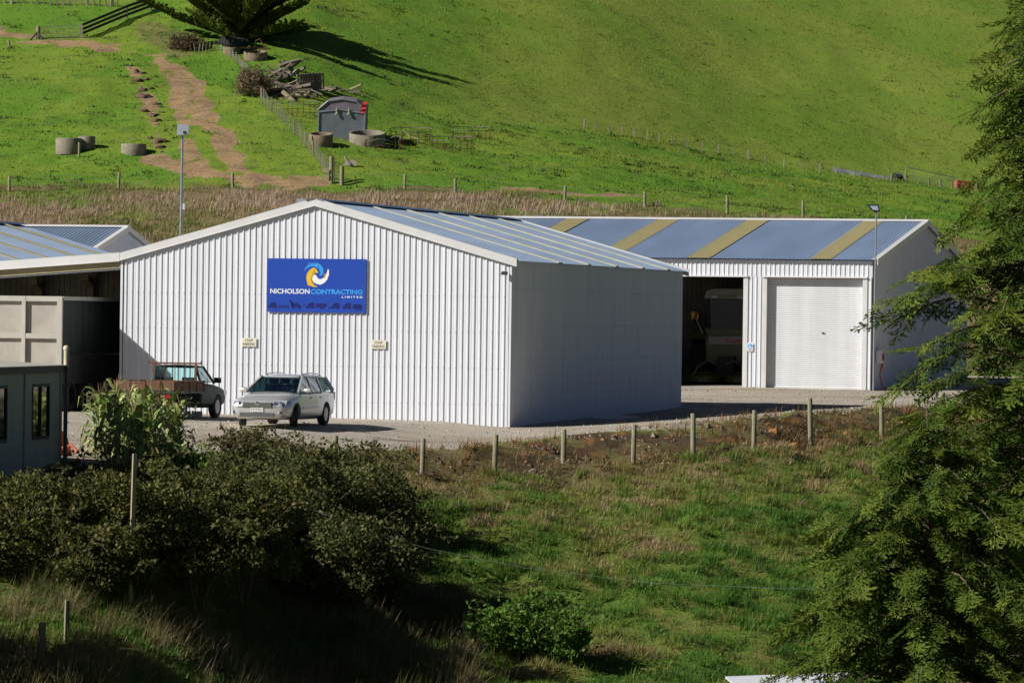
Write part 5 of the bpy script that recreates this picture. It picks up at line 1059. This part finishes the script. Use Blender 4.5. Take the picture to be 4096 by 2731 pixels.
# rail fence, netting gate and braced strainer on the knoll
dark = mat('dark_rail', (.055, .045, .038), .85, var=.4, scale=5)
ra = [hit(326, 152), hit(505, 78), hit(600, 42)]; f0 = ra[0].copy(); rf = thing('rail_fence', 'dark three-rail timber fence climbing the knoll beside the gate', 'fence', f0); hs = [52 * ra[0].y / F, 52 * ra[1].y / F, 50 * ra[2].y / F]
for p, h in zip(ra, hs): link('post', MB().box(-.09, .09, -.09, .09, -.2, h).mesh('post', M['post']), rf, p - f0)
for z in (.95, .62, .30):
    for i in (0, 1):
        mb = MB(); a = ra[i] - f0 + Vector((0, -.11, hs[i] * z)); b = ra[i + 1] - f0 + Vector((0, -.11, hs[i + 1] * z)); mb.bar(a + (b - a) * .005, b, .05, .17); mb.build('rail', dark, rf)
ga_ = hit(155, 158); gt = thing('netting_gate', 'long netting gate across the track on the knoll', 'gate', ga_); gl = hit(322, 152) - ga_; gh = 50 * ga_.y / F
for z in np.linspace(.08, gh, 7):
    mb = MB(); mb.bar((0, 0, z), gl + Vector((0, 0, z)), .02 if 0.1 < z < gh - .01 else .04); mb.build('gate_wire', M['wire'], gt)
for k in range(0, 12):
    mb = MB(); a = gl * k / 11; mb.bar(a + Vector((0, 0, .08)), a + Vector((0, 0, gh)), .012 if 0 < k < 11 else .05); mb.build('gate_wire', M['wire'], gt)
st = hit(152, 160); t = thing('strainer_post', 'thick strainer post with two slanting stays beside the netting gate', 'post', st); link('post', post_mesh(54 * st.y / F, .14), t); h = 32 * st.y / F
for dx, dyy in ((-.55, -.3), (.42, -.5)):
    mb = MB(); mb.bar((0, -.08, h), (dx, dyy, -.15), .08); mb.build('stay', dark, t)
p = hit(38, 190); t = link('fence_post', post_mesh(.48, .07), None, p, (.0, -.18, 0)); tag(t, 'short leaning stub of a post on the green knoll', 'post')
p = hit(322, 618); t = link('fence_post', post_mesh(58 * p.y / F, .065), None, p + Vector((0, -1.0, 0))); t.location.z = gz1(t.location.x, t.location.y); tag(t, 'single grey post beside the pair of concrete rings', 'post')
# ------------------------------------------------------------------ concrete rings and hillside junk
cbr = mat('brown_concrete', (.25, .185, .115), .9, var=.4, scale=4, bump=.4)
def ring_thing(px, yb, wpx, hpx, label, tilt=0.0, mt=None, tip=0.0, dz=0.0, dy=0.0):
    q = hit(px, yb); q.y += dy; q.z = gz1(q.x, q.y) if dy else q.z; s = q.y / F; r = wpx * s / 2; h = hpx * s; mb = MB(); mb.lathe([(r * .97, -.12), (r, .0), (r, h - .03), (r - .02, h), (r - .10, h), (r - .12, h - .03), (r - .12, .0), (r - .12, -.12)], 40, None, True)
    o = mb.build('concrete_ring', mt or M['concrete'], None, 40, Vector((q.x, q.y + r * .9, gz1(q.x, q.y + r * .9) - .06)), (tilt, tip, 0)); tag(o, label, 'concrete ring', 'concrete rings on the hillside'); return o
ring_thing(270, 622, 105, 58, 'tall pale concrete ring behind a single post on the knoll'); ring_thing(338, 613, 70, 46, 'shaded concrete ring touching the tall pale one', dy=.8)
ring_thing(531, 624, 102, 40, 'low concrete ring alone beside the farm track')
ring_thing(1282, 588, 96, 48, 'brown stained concrete ring against the batten fence', .2, cbr)
ring_thing(1467, 588, 146, 58, 'wide concrete ring in front of the grey steel bin', .2)
ring_thing(925, 222, 70, 30, 'concrete ring under the tractor tyre', .18, cbr); ring_thing(1020, 246, 96, 34, 'concrete ring with rusty frame lying on it', .18, cbr)
q = hit(925, 218); mb = MB(); s = q.y / F; r = 56 * s
mb.lathe([(r * .55, -.2), (r * .85, -.27), (r * .97, -.2), (r, -.08), (r, .08), (r * .97, .2), (r * .85, .27), (r * .55, .2)], 40, None, True)
for k in range(20):
    a = 2 * math.pi * k / 20
    for sg in (-1, 1):
        b = a + .12; mb.bar((r * 1.0 * math.cos(a), r * 1.0 * math.sin(a), 0), (r * .99 * math.cos(b), r * .99 * math.sin(b), sg * .24), .07, .07)
tag(mb.build('tractor_tyre', M['tyre'], None, 40, q + Vector((.1, .7, .86)), (.12, .10, 0)), 'big black tractor tyre lying on a concrete ring', 'tyre')
q = hit(1020, 243); t = thing('rusty_frame', 'rusty bent steel frame lying across a concrete ring', 'scrap', q + Vector((0, .9, .85)))
for a, b in (((-.9, -.5, 0), (.9, -.3, -.05)), ((-.9, .4, .05), (.8, .5, 0)), ((-.6, -.5, 0), (-.5, .5, .05))): mb = MB(); mb.bar(a, b, .09); mb.build('bar', M['rust'], t)
mb = MB(); mb.tube([(-.1, 0, 0), (.0, 0, .5), (.25, 0, .62), (.45, 0, .3), (.6, 0, 0)], .04, 6); mb.build('hoop', M['rust'], t)
# grey steel bin with red cloth
q = hit(1365, 556); s = q.y / F; bw = 186 * s; bh = 126 * s; bn = thing('steel_bin', 'grey steel feed bin with peaked front plate on the hillside', 'bin', q, 0)
bgm = mat('bin_steel', (.20, .22, .235), .45, metal=.4, var=.25, scale=2); bpl = mat('bin_plastic', (.20, .17, .19), .5, var=.3)
mb = MB(); mb.prism([(-bw / 2, 0), (bw / 2, 0), (bw / 2, bh * .93), (0, bh * 1.04), (-bw / 2, bh * .96)], lambda x, z: (x, 0, z - .15), lambda x, z: (x, .06, z - .15)); mb.build('front_plate', bgm, bn)
for x in (-bw / 2, bw / 2):
    mb = MB(); mb.bar((x, -.02, -.1), (x * .985, -.02, bh * .82), .10, .06); mb.build('corner_rail', M['galv'], bn)
mb = MB(); mb.bar((-bw / 2, -.03, bh * .84), (0, -.03, bh * .92), .07, .06); mb.bar((0, -.03, bh * .92), (bw / 2, -.03, bh * .81), .07, .06); mb.build('top_rail', M['galv'], bn)
mb = MB(); mb.prism([(-bw / 2 + .02, 0), (bw / 2 - .02, 0), (bw / 2 + .05, bh * 1.05), (bw * .3, bh * 1.26), (-.02, bh * 1.33), (-bw * .3, bh * 1.26), (-bw / 2 - .02, bh * 1.03)], lambda x, z: (x, .5, z - .15), lambda x, z: (x + .1, 2.2, z + .15)); mb.build('hopper', bpl, bn)
mb = MB(); pr = [(-bw / 2 - .03, bh * 1.0), (-bw * .3, bh * 1.27), (0, bh * 1.34), (bw * .3, bh * 1.27), (bw / 2 + .06, bh * 1.03)]; mb.tube([(x, .46, z - .15) for x, z in pr], .05, 6); mb.build('hopper_rim', M['galv'], bn)
for x in (-.32, .42):
    mb = MB(); mb.bar((x, -.10, bh * .80), (x, -.10, bh * 1.0), .07); mb.bar((x - .04, -.16, bh * .75), (x + .06, -.1, bh * .83), .10, .06); mb.build('latch', mat('latch', (.45, .42, .30), .6) if x < 0 else bpy.data.materials['latch'], bn)
mb = MB(); cp = []
A = []; B = []
for i in range(9): sx = i / 8; z = bh * (1.16 - .36 * sx); A.append((bw / 2 - .16 + .05 * math.sin(i * 1.7) - .09 * sx, -.08 + .03 * math.sin(i * 2.1), z)); B.append((bw / 2 + .12 + .04 * math.sin(i * 1.3 + 1) - .12 * sx, -.05 + .05 * math.sin(i * 1.9 + 2), z + .03))
mb.strip(A, B); mb.strip([(a, b + .03, c) for a, b, c in A], [(a, b + .03, c) for a, b, c in B]); tag(mb.build('red_cloth', mat('red_cloth', (.62, .03, .03), .8, var=.15), None, 60, q), 'bright red cloth hung over the corner of the steel bin', 'cloth')
# hay feeders
fdm = mat('feeder_pipe', (.20, .17, .15), .6, metal=.3, var=.4, scale=6)
def feeder(px, yb, wpx, hpx, label, dyy=0.0, bend=0.0):
    q = hit(px, yb); q.y += dyy; s = q.y / F; r = wpx * s / 2; h = hpx * s; t = thing('hay_feeder', label, 'hay feeder', q + Vector((0, r * .6, 0)), R.uniform(0, 3), 'round hay feeders', None); t.rotation_euler = (.16, 0, 0); t.location.z = gz1(t.location.x, t.location.y) - .18; n = 16
    for z, rr in ((h, .022), (h * .5, .016)):
        mb = MB(); mb.tube([(r * math.cos(2 * math.pi * k / 24), r * math.sin(2 * math.pi * k / 24), z + (.35 + bend) * math.sin(k * .8) * .1) for k in range(24)], rr, 5, True); mb.build('rail', fdm if z == h else M['rust'], t, 60)
    for k in range(n):
        a = 2 * math.pi * k / n; mb = MB(); mb.bar((r * math.cos(a), r * math.sin(a), -.25), (r * math.cos(a + .05), r * math.sin(a + .05), h), .022); mb.build('upright', M['rust'], t)
feeder(1212, 470, 130, 62, 'rusty hay feeder beside the fence behind the grey steel bin'); feeder(1530, 600, 142, 52, 'bent rusty hay feeder beside the wide concrete ring', -.4, 1.0); feeder(1640, 592, 168, 62, 'hay feeder between the bent one and the weedy one', .5)
feeder(1808, 605, 170, 62, 'hay feeder with weeds growing inside it', 0); feeder(1885, 578, 158, 58, 'hay feeder furthest from the wide concrete ring', 1.5)
q = hit(1650, 575); mb = MB(); mb.bar((-.7, 0, .55), (.7, -.2, .0), .30, .05); tag(mb.build('plank', M['timber'], None, None, q + Vector((0, .4, .1))), 'wide pale plank leaning among the hay feeders', 'plank')
q = hit(1395, 665); t = thing('concrete_rubble', 'broken pale concrete lump with a pipe standing out of it', 'rubble', q); mb = MB(); mb.prism([(-.3, 0), (.45, 0), (.5, .25), (.2, .36), (-.2, .28)], lambda x, z: (x, -.2, z), lambda x, z: (x * .9, .3, z)); mb.build('lump', mat('pale_concrete', (.45, .41, .34), .9, bump=.4), t); mb = MB(); mb.tube([(.12, -.25, .05), (-.12, -.2, .32), (-.22, -.2, .56)], .08, 7); mb.build('pipe', M['darkwall'], t)
# timber heap
greyw = mat('weathered_wood', (.26, .215, .16), .9, var=.45, scale=5, bump=.5, stretch=(.6, 5, 5)); brw = mat('pale_split_wood', (.38, .31, .20), .85, var=.35, scale=5, bump=.4, stretch=(.6, 5, 5)); drw = mat('dark_wood', (.11, .085, .06), .9, var=.4, scale=5, bump=.4)
def timber(px, py, lpx, wpx, ang, mt, label, name='timber_offcut', lift=.0, round_=False, group='old timber heaped beside the fence', roll=0.0, back=.5):
    q = hit(px, py); s = q.y / F; L = lpx * s; w_ = wpx * s; mb = MB()
    if round_: mb.tube([(-L / 2, 0, 0), (-.1 * L, .02, .03), (L / 2, 0, 0)], [w_ / 2, w_ / 2 * 1.05, w_ / 2 * .9], 9)
    else: mb.box(-L / 2, L / 2, -w_ * .5, w_ * .5, -w_ * .28, w_ * .28)
    return tag(mb.build(name, mt, None, 40 if round_ else None, q + Vector((0, back, lift + w_ * .3)), (roll, -ang, R.uniform(-.5, .5))), label, 'timber', group)
R = random.Random(77)
for i in range(58):
    px, py = R.choice([(R.uniform(1075, 1190), R.uniform(285, 345)), (R.uniform(1085, 1165), R.uniform(330, 410)), (R.uniform(1130, 1230), R.uniform(355, 400)), (R.uniform(1150, 1270), R.uniform(390, 418))])
    timber(px, py, R.uniform(40, 105), R.uniform(9, 20), R.uniform(-1.0, 1.0) * R.random() ** .5, R.choice((greyw, greyw, brw, drw)), 'weathered length of timber in the heap below the dry shrub', lift=R.uniform(.05, .55), round_=R.random() < .35, back=R.uniform(.2, 1.3))
for i in range(20):
    px = R.uniform(1290, 1420); timber(px, 398 - abs(px - 1350) * .1 + R.uniform(-14, 6), R.uniform(50, 110), R.uniform(8, 14), R.uniform(-.35, .45), R.choice((greyw, brw, greyw)), 'grey plank in the low stack behind the steel bin', 'timber_offcut', R.uniform(.05, .55), group='plank stack behind the bin', back=R.uniform(1.2, 2.4))
for i, (px, lab) in enumerate(((1215, 'pallet leaning nearest the timber heap'), (1228, 'pallet second in the leaning row'), (1241, 'pallet third in the leaning row'), (1255, 'pallet at the open end of the leaning row'))):
    q = hit(px + 5, 372); s = q.y / F; t = thing('pallet', 'weathered wooden ' + lab, 'pallet', q + Vector((0, .5 + .1 * i, .0)), 0, 'pallets standing on edge'); t.rotation_euler = (.12, -.12, .55); t.location.z += .15
    for k in range(3): mb = MB(); mb.box(-.6, .6, -.06, .06, .02 + .48 * k, .12 + .48 * k); mb.build('bearer', greyw, t)
    for k in range(7): mb = MB(); x = -.55 + k * .183; mb.box(x - .05, x + .05, -.085, -.061, 0, 1.12); mb.build('slat', greyw, t)
# earth clods along the track
clod = mat('earth_clod', (.155, .095, .055), .95, var=.5, scale=3, bump=.9, bscale=12)
def lump(px, py, wpx, hpx, mt, label, name, cat, group, seed, d0=240, sink=.3):
    q = hit(px, py, d0); s = q.y / F; mb = MB(); rr = random.Random(seed); bm = bmesh.new(); bmesh.ops.create_icosphere(bm, subdivisions=3, radius=1)
    for v in bm.verts:
        n_ = .2 + 1.6 * float(fbm(np.array([v.co.x * 2.7 + seed]), np.array([v.co.y * 2.7 + v.co.z * 3.1 + seed * .7]), 4)[0]) + rr.uniform(-.07, .07); v.co = Vector((v.co.x * wpx * s / 2 * n_, v.co.y * wpx * s / 2 * n_, v.co.z * hpx * s * n_ * (1 if v.co.z > 0 else .5)))
    me = bpy.data.meshes.new(name); bm.to_mesh(me); bm.free(); me.materials.append(mt); me.polygons.foreach_set('use_smooth', [True] * len(me.polygons))
    return tag(link(name, me, None, q + Vector((0, .2, -hpx * s * sink * .3))), label, cat, group)
for i, (px, py, w_, h) in enumerate([(515, 272, 30, 8), (560, 292, 34, 10), (585, 350, 40, 10), (555, 345, 28, 8), (570, 380, 30, 10), (632, 455, 34, 10), (598, 460, 28, 9), (638, 500, 30, 9), (655, 605, 36, 10), (530, 285, 40, 22), (552, 305, 38, 18), (545, 325, 42, 18), (575, 330, 36, 16), (570, 362, 50, 24), (592, 398, 60, 30), (612, 420, 44, 22), (590, 440, 40, 16), (625, 425, 30, 14), (610, 475, 54, 24), (620, 488, 36, 16), (622, 580, 60, 30), (640, 595, 40, 18), (615, 565, 36, 16)]):
    lump(px + R.uniform(-18, 18), py + R.uniform(-8, 8), w_ * R.uniform(.6, 1.4), h * .62, clod, 'brown clod of turned earth beside the farm track', 'earth_clod', 'clod', 'earth clods along the track', i + 3)
oc = mat('orange_clay', (.42, .20, .060), .9, var=.4, scale=4, bump=.6)
for i, (px, py, w_, h, lab) in enumerate([(3175, 1805, 78, 34, 'large orange clay boulder in the paddock below the yard fence'), (3215, 1830, 36, 18, 'small orange clay lump beside the large boulder'), (3095, 1738, 46, 30, 'orange clay lump below the bank between two fence posts'), (3390, 1738, 60, 16, 'flat orange clay slab at the foot of the bank'), (3620, 1712, 56, 30, 'orange clay lump near the young cypress'), (2460, 1752, 34, 20, 'brown clay stone in the bank behind a fence post'), (3070, 1712, 36, 22, 'rusty clay stone high on the bank'), (2130, 1890, 44, 14, 'grey flat stone in the dry grass by the fence')]):
    lump(px, py, w_, h, oc if i != 7 else M['concrete'], lab, 'clay_boulder' if i != 7 else 'stone', 'boulder' if i != 7 else 'stone', None, i + 40, 112)
# far right of the lower paddock
q = hit(3445, 705); wr = mat('plastic_wrap', (.22, .24, .22), .45, var=.5, scale=4); mb = MB(); A = []
secs = []
for i in range(15):
    x = -2.0 + i * .28; w_ = .30 + .04 * math.sin(i * 1.3); h = (.40 + .03 * math.sin(i * 1.1)) * (1 - .45 * i / 14); secs.append([(x, -w_, 0), (x, -w_ * .7, h * .7), (x, 0, h), (x, w_ * .7, h * .7), (x, w_, 0)])
tag(loft(secs).build('wrapped_bundle', wr, None, 50, q + Vector((0, .2, -.02)), (0, .115, -.05)), 'long low bundle in pale plastic lying by the batten line', 'bundle')
q = hit(3585, 715); mb = MB(); mb.lathe([(.18, -.1), (.36, -.12), (.42, 0), (.36, .12), (.18, .1)], 20, None, True); tag(mb.build('old_tyre', M['tyre'], None, 40, q + Vector((.1, .2, .16)), (.3, .2, 0)), 'small black tyre lying beside the leaning steel gate', 'tyre')
mb = MB(); mb.bar((-.5, 0, .1), (.5, 0, .45), .05); tag(mb.build('steel_bar', M['galv'], None, None, q + Vector((-.1, .1, .0))), 'loose steel bar propped on the small tyre', 'bar')
q = hit(3618, 726); s = q.y / F; t = thing('steel_gate', 'galvanised tube gate standing loose in the paddock', 'gate', q); a = Vector((0, 0, 0)); gl = 212 * s; gh = 54 * s; dz = -38 * s
mb = MB(); mb.tube([(0, 0, 0), (.08, 0, gh), (.2, 0, gh + .05), (gl - .1, .3, gh + dz + .02), (gl, .3, gh + dz - .08), (gl, .3, dz)], .035, 6); mb.build('frame', M['galv'], t, 60)
for k in range(1, 7):
    mb = MB(); x = gl * k / 7; mb.bar((x, .3 * k / 7, dz * k / 7 + .05), (x, .3 * k / 7, gh + dz * k / 7), .022); mb.build('bar', M['galv'], t)
for k in range(1, 4):
    mb = MB(); mb.bar((.03, 0, gh * k / 4), (gl, .3, gh * k / 4 + dz), .018); mb.build('bar', M['galv'], t)
q = hit(3872, 757); s = q.y / F; orr = mat('faded_red_bin', (.50, .10, .045), .6, var=.25); t = thing('red_bin', 'faded red steel crate with slots lying in the paddock', 'crate', q, .1); wb = 92 * s; hb_ = 34 * s
mb = MB(); mb.prism([(-wb / 2, -.1), (wb / 2, -.12), (wb / 2, hb_ * .75), (-wb / 2, hb_)], lambda x, z: (x, 0, z), lambda x, z: (x, .9, z)); mb.build('body', orr, t)
for x in (-.62, .12, .72):
    mb = MB(); mb.box(x - .07, x + .07, -.012, .02, .04, hb_ * .62); mb.build('slot', M['darksteel'], t)
mb = MB(); mb.bar((-wb / 2, -.02, hb_), (wb / 2, -.02, hb_ * .75), .06); mb.build('rim', orr, t)
# ------------------------------------------------------------------ floodlight poles
lampg = mat('lamp_grey', (.45, .47, .50), .4, var=.1)
p = P(712, 930, 178); q = P(730, 540, 178); g = gz1(q.x, q.y); t = thing('floodlight_pole', 'tall galvanised pole with a boxy grey floodlight behind the white shed', 'floodlight', (q.x, q.y, g)); hp = q.z - g
mb = MB(); mb.tube([(-.05, 0, -.3), (0, 0, hp)], [.055, .04], 8); mb.build('pole', M['galv'], t, 60)
mb = MB(); mb.prism([(-.2, -.16), (.20, -.12), (.24, .16), (.12, .24), (-.17, .25), (-.19, .1)], lambda x, z: (x, -.12, hp + .14 + z), lambda x, z: (x, .12, hp + .14 + z)); hd = mb.build('lamp_head', lampg, t); mb = MB(); mb.box(.03, .12, -.145, -.121, hp + .05, hp + .13); mb.build('junction_box', M['darksteel'], hd)
mb = MB(); mb.box(.05, .11, -.06, .06, hp - 2.65, hp - 2.45); mb.build('antenna_box', wht, t)
c_ = WO + DX * .12 - DY * .3; t = thing('floodlight_pole', 'thin pole with a tilted floodlight at the front corner of the workshop', 'floodlight', (c_.x, c_.y, gz1(c_.x, c_.y))); q = P(3522, 850, c_.y); hp = q.z - t.location.z
mb = MB(); mb.tube([(0, 0, -.2), (.02, 0, hp)], [.035, .028], 8); mb.build('pole', M['galv'], t, 60)
mb = MB(); mb.prism([(-.32, .30), (.10, .30), (.17, .02), (-.02, -.02), (-.22, .10)], lambda x, z: (x, -.12, hp + z), lambda x, z: (x, .14, hp + z + .02)); hd = mb.build('lamp_head', M['darksteel'], t); mb = MB(); mb.add([(-.25, -.125, hp + .25), (.06, -.125, hp + .26), (.10, -.125, hp + .08), (-.12, -.125, hp + .10)], [(0, 1, 2, 3)]); mb.build('lens', lens, hd)
q = P(1205, 812, 179); t = thing('roof_box', 'small grey metal box beyond the shed ridge', 'box', q); mb = MB(); mb.box(-.16, .16, -.1, .1, -.16, .14); mb.build('case', lampg, t); mb = MB(); mb.tube([(0, 0, -.16), (0, 0, gz1(q.x, q.y) - q.z)], .04, 6); mb.build('pole', M['galv'], t)
# white hut low in the gully, only its roof edge showing
p = P(3010, 1300, 105.5); p.z = gz1(p.x, p.y); t = thing('garden_hut', 'small white hut low in the gully under the young cypress', 'hut', p, .05); zt = pz(3200, 2724, 105.5) - p.z
mb = MB(); mb.box(.1, 3.0, .1, 2.2, -.2, zt - .12); mb.build('wall', M['white'], t); mb = MB(); mb.prism([(-.25, zt - .10), (3.2, zt + .06), (3.2, zt + .02), (-.25, zt - .14)], lambda x, z: (x, -.1, z), lambda x, z: (x, 2.4, z + .02)); mb.build('roof', M['white'], t); mb = MB(); mb.box(1.1, 1.9, .06, .098, -.15, zt - .3); mb.build('door', M['shedgrey'], t)
# ------------------------------------------------------------------ loose gravel
X, Y = sample(-16, 20, 118, 200, 26000); d6 = brk(6, X, Y); Z = gz(X, Y); u, v = proj(X, Y, Z); ok = (Y > d6 - 1.2) & (u > -100) & (u < 4200); X, Y, Z, d6 = X[ok], Y[ok], Z[ok], d6[ok]
loc = np.stack([X, Y], 1) - np.array([[MORG.x, MORG.y]]); lx = loc @ np.array([DX.x, DX.y]); ly = loc @ np.array([DY.x, DY.y]); ok = ~((ly > -.1) & (ly < 26) & (lx < .1)); X, Y, Z, d6 = X[ok], Y[ok], Z[ok], d6[ok]
n_ = len(X); sz = np.clip(RNG.exponential(.012, n_) + .014, 0, .06) * (1 + .9 * np.exp(-np.abs(Y - d6)))
an = RNG.uniform(0, 6.28, n_); c0 = np.stack([X, Y, Z - .005], 1); ex = np.stack([np.cos(an), np.sin(an), np.zeros(n_)], 1) * sz[:, None]; ey = np.stack([-np.sin(an), np.cos(an), np.zeros(n_)], 1) * sz[:, None] * .7; ez = np.array([0, 0, 1]) * sz[:, None] * RNG.uniform(.5, 1.0, (n_, 1))
tris = []
for a, b in ((ex, ey), (ey, -ex), (-ex, -ey), (-ey, ex)): tris.append(np.stack([c0 + a, c0 + b, c0 + ez + a * .25, c0 + ez + a * .24], 1)[:, :3])
T = np.stack(tris, 1).reshape(-1, 3, 3); cc = lerp_cols([(.20, .175, .14), (.36, .32, .26), (.50, .46, .40)], RNG.random(n_)); stm = leafmat('stone', 0.0, .9, .2)
stuff('loose_gravel', 'loose pale stones over the gravel yard and its edge', T, np.repeat(cc, 4, 0), stm)

# rubble on the yard bank
X, Y = sample(-12, 20, 116, 172, 30000); d5 = brk(5, X, Y); d6 = brk(6, X, Y); cl = fbm(X * .8, Y * .8); Z = gz(X, Y); u, v = proj(X, Y, Z); ok = (Y > d5 - .3) & (Y < d6 + .5) & (u > 1500) & (u < 4200) & (cl > .46); X, Y, Z = X[ok], Y[ok], Z[ok]
n_ = len(X); sz = np.clip(RNG.exponential(.035, n_) + .02, 0, .20); an = RNG.uniform(0, 6.28, n_); c0 = np.stack([X, Y, Z - .01], 1); ex = np.stack([np.cos(an), np.sin(an), np.zeros(n_)], 1) * sz[:, None]; ey = np.stack([-np.sin(an), np.cos(an), np.zeros(n_)], 1) * sz[:, None] * .75; ez = np.array([0, 0, 1]) * sz[:, None] * RNG.uniform(.5, 1.0, (n_, 1)); tris = []
for a, b in ((ex, ey), (ey, -ex), (-ex, -ey), (-ey, ex)): tris.append(np.stack([c0 + a, c0 + b, c0 + ez + a * .3], 1))
cc = lerp_cols([(.07, .052, .04), (.13, .09, .06), (.24, .20, .16), (.38, .17, .05)], np.clip(RNG.random(n_) ** 1.4, 0, .99)); stuff('bank_rubble', 'dark stones and clay crumbs on the cut bank below the yard', np.stack(tris, 1).reshape(-1, 3, 3), np.repeat(cc, 4, 0), stm)
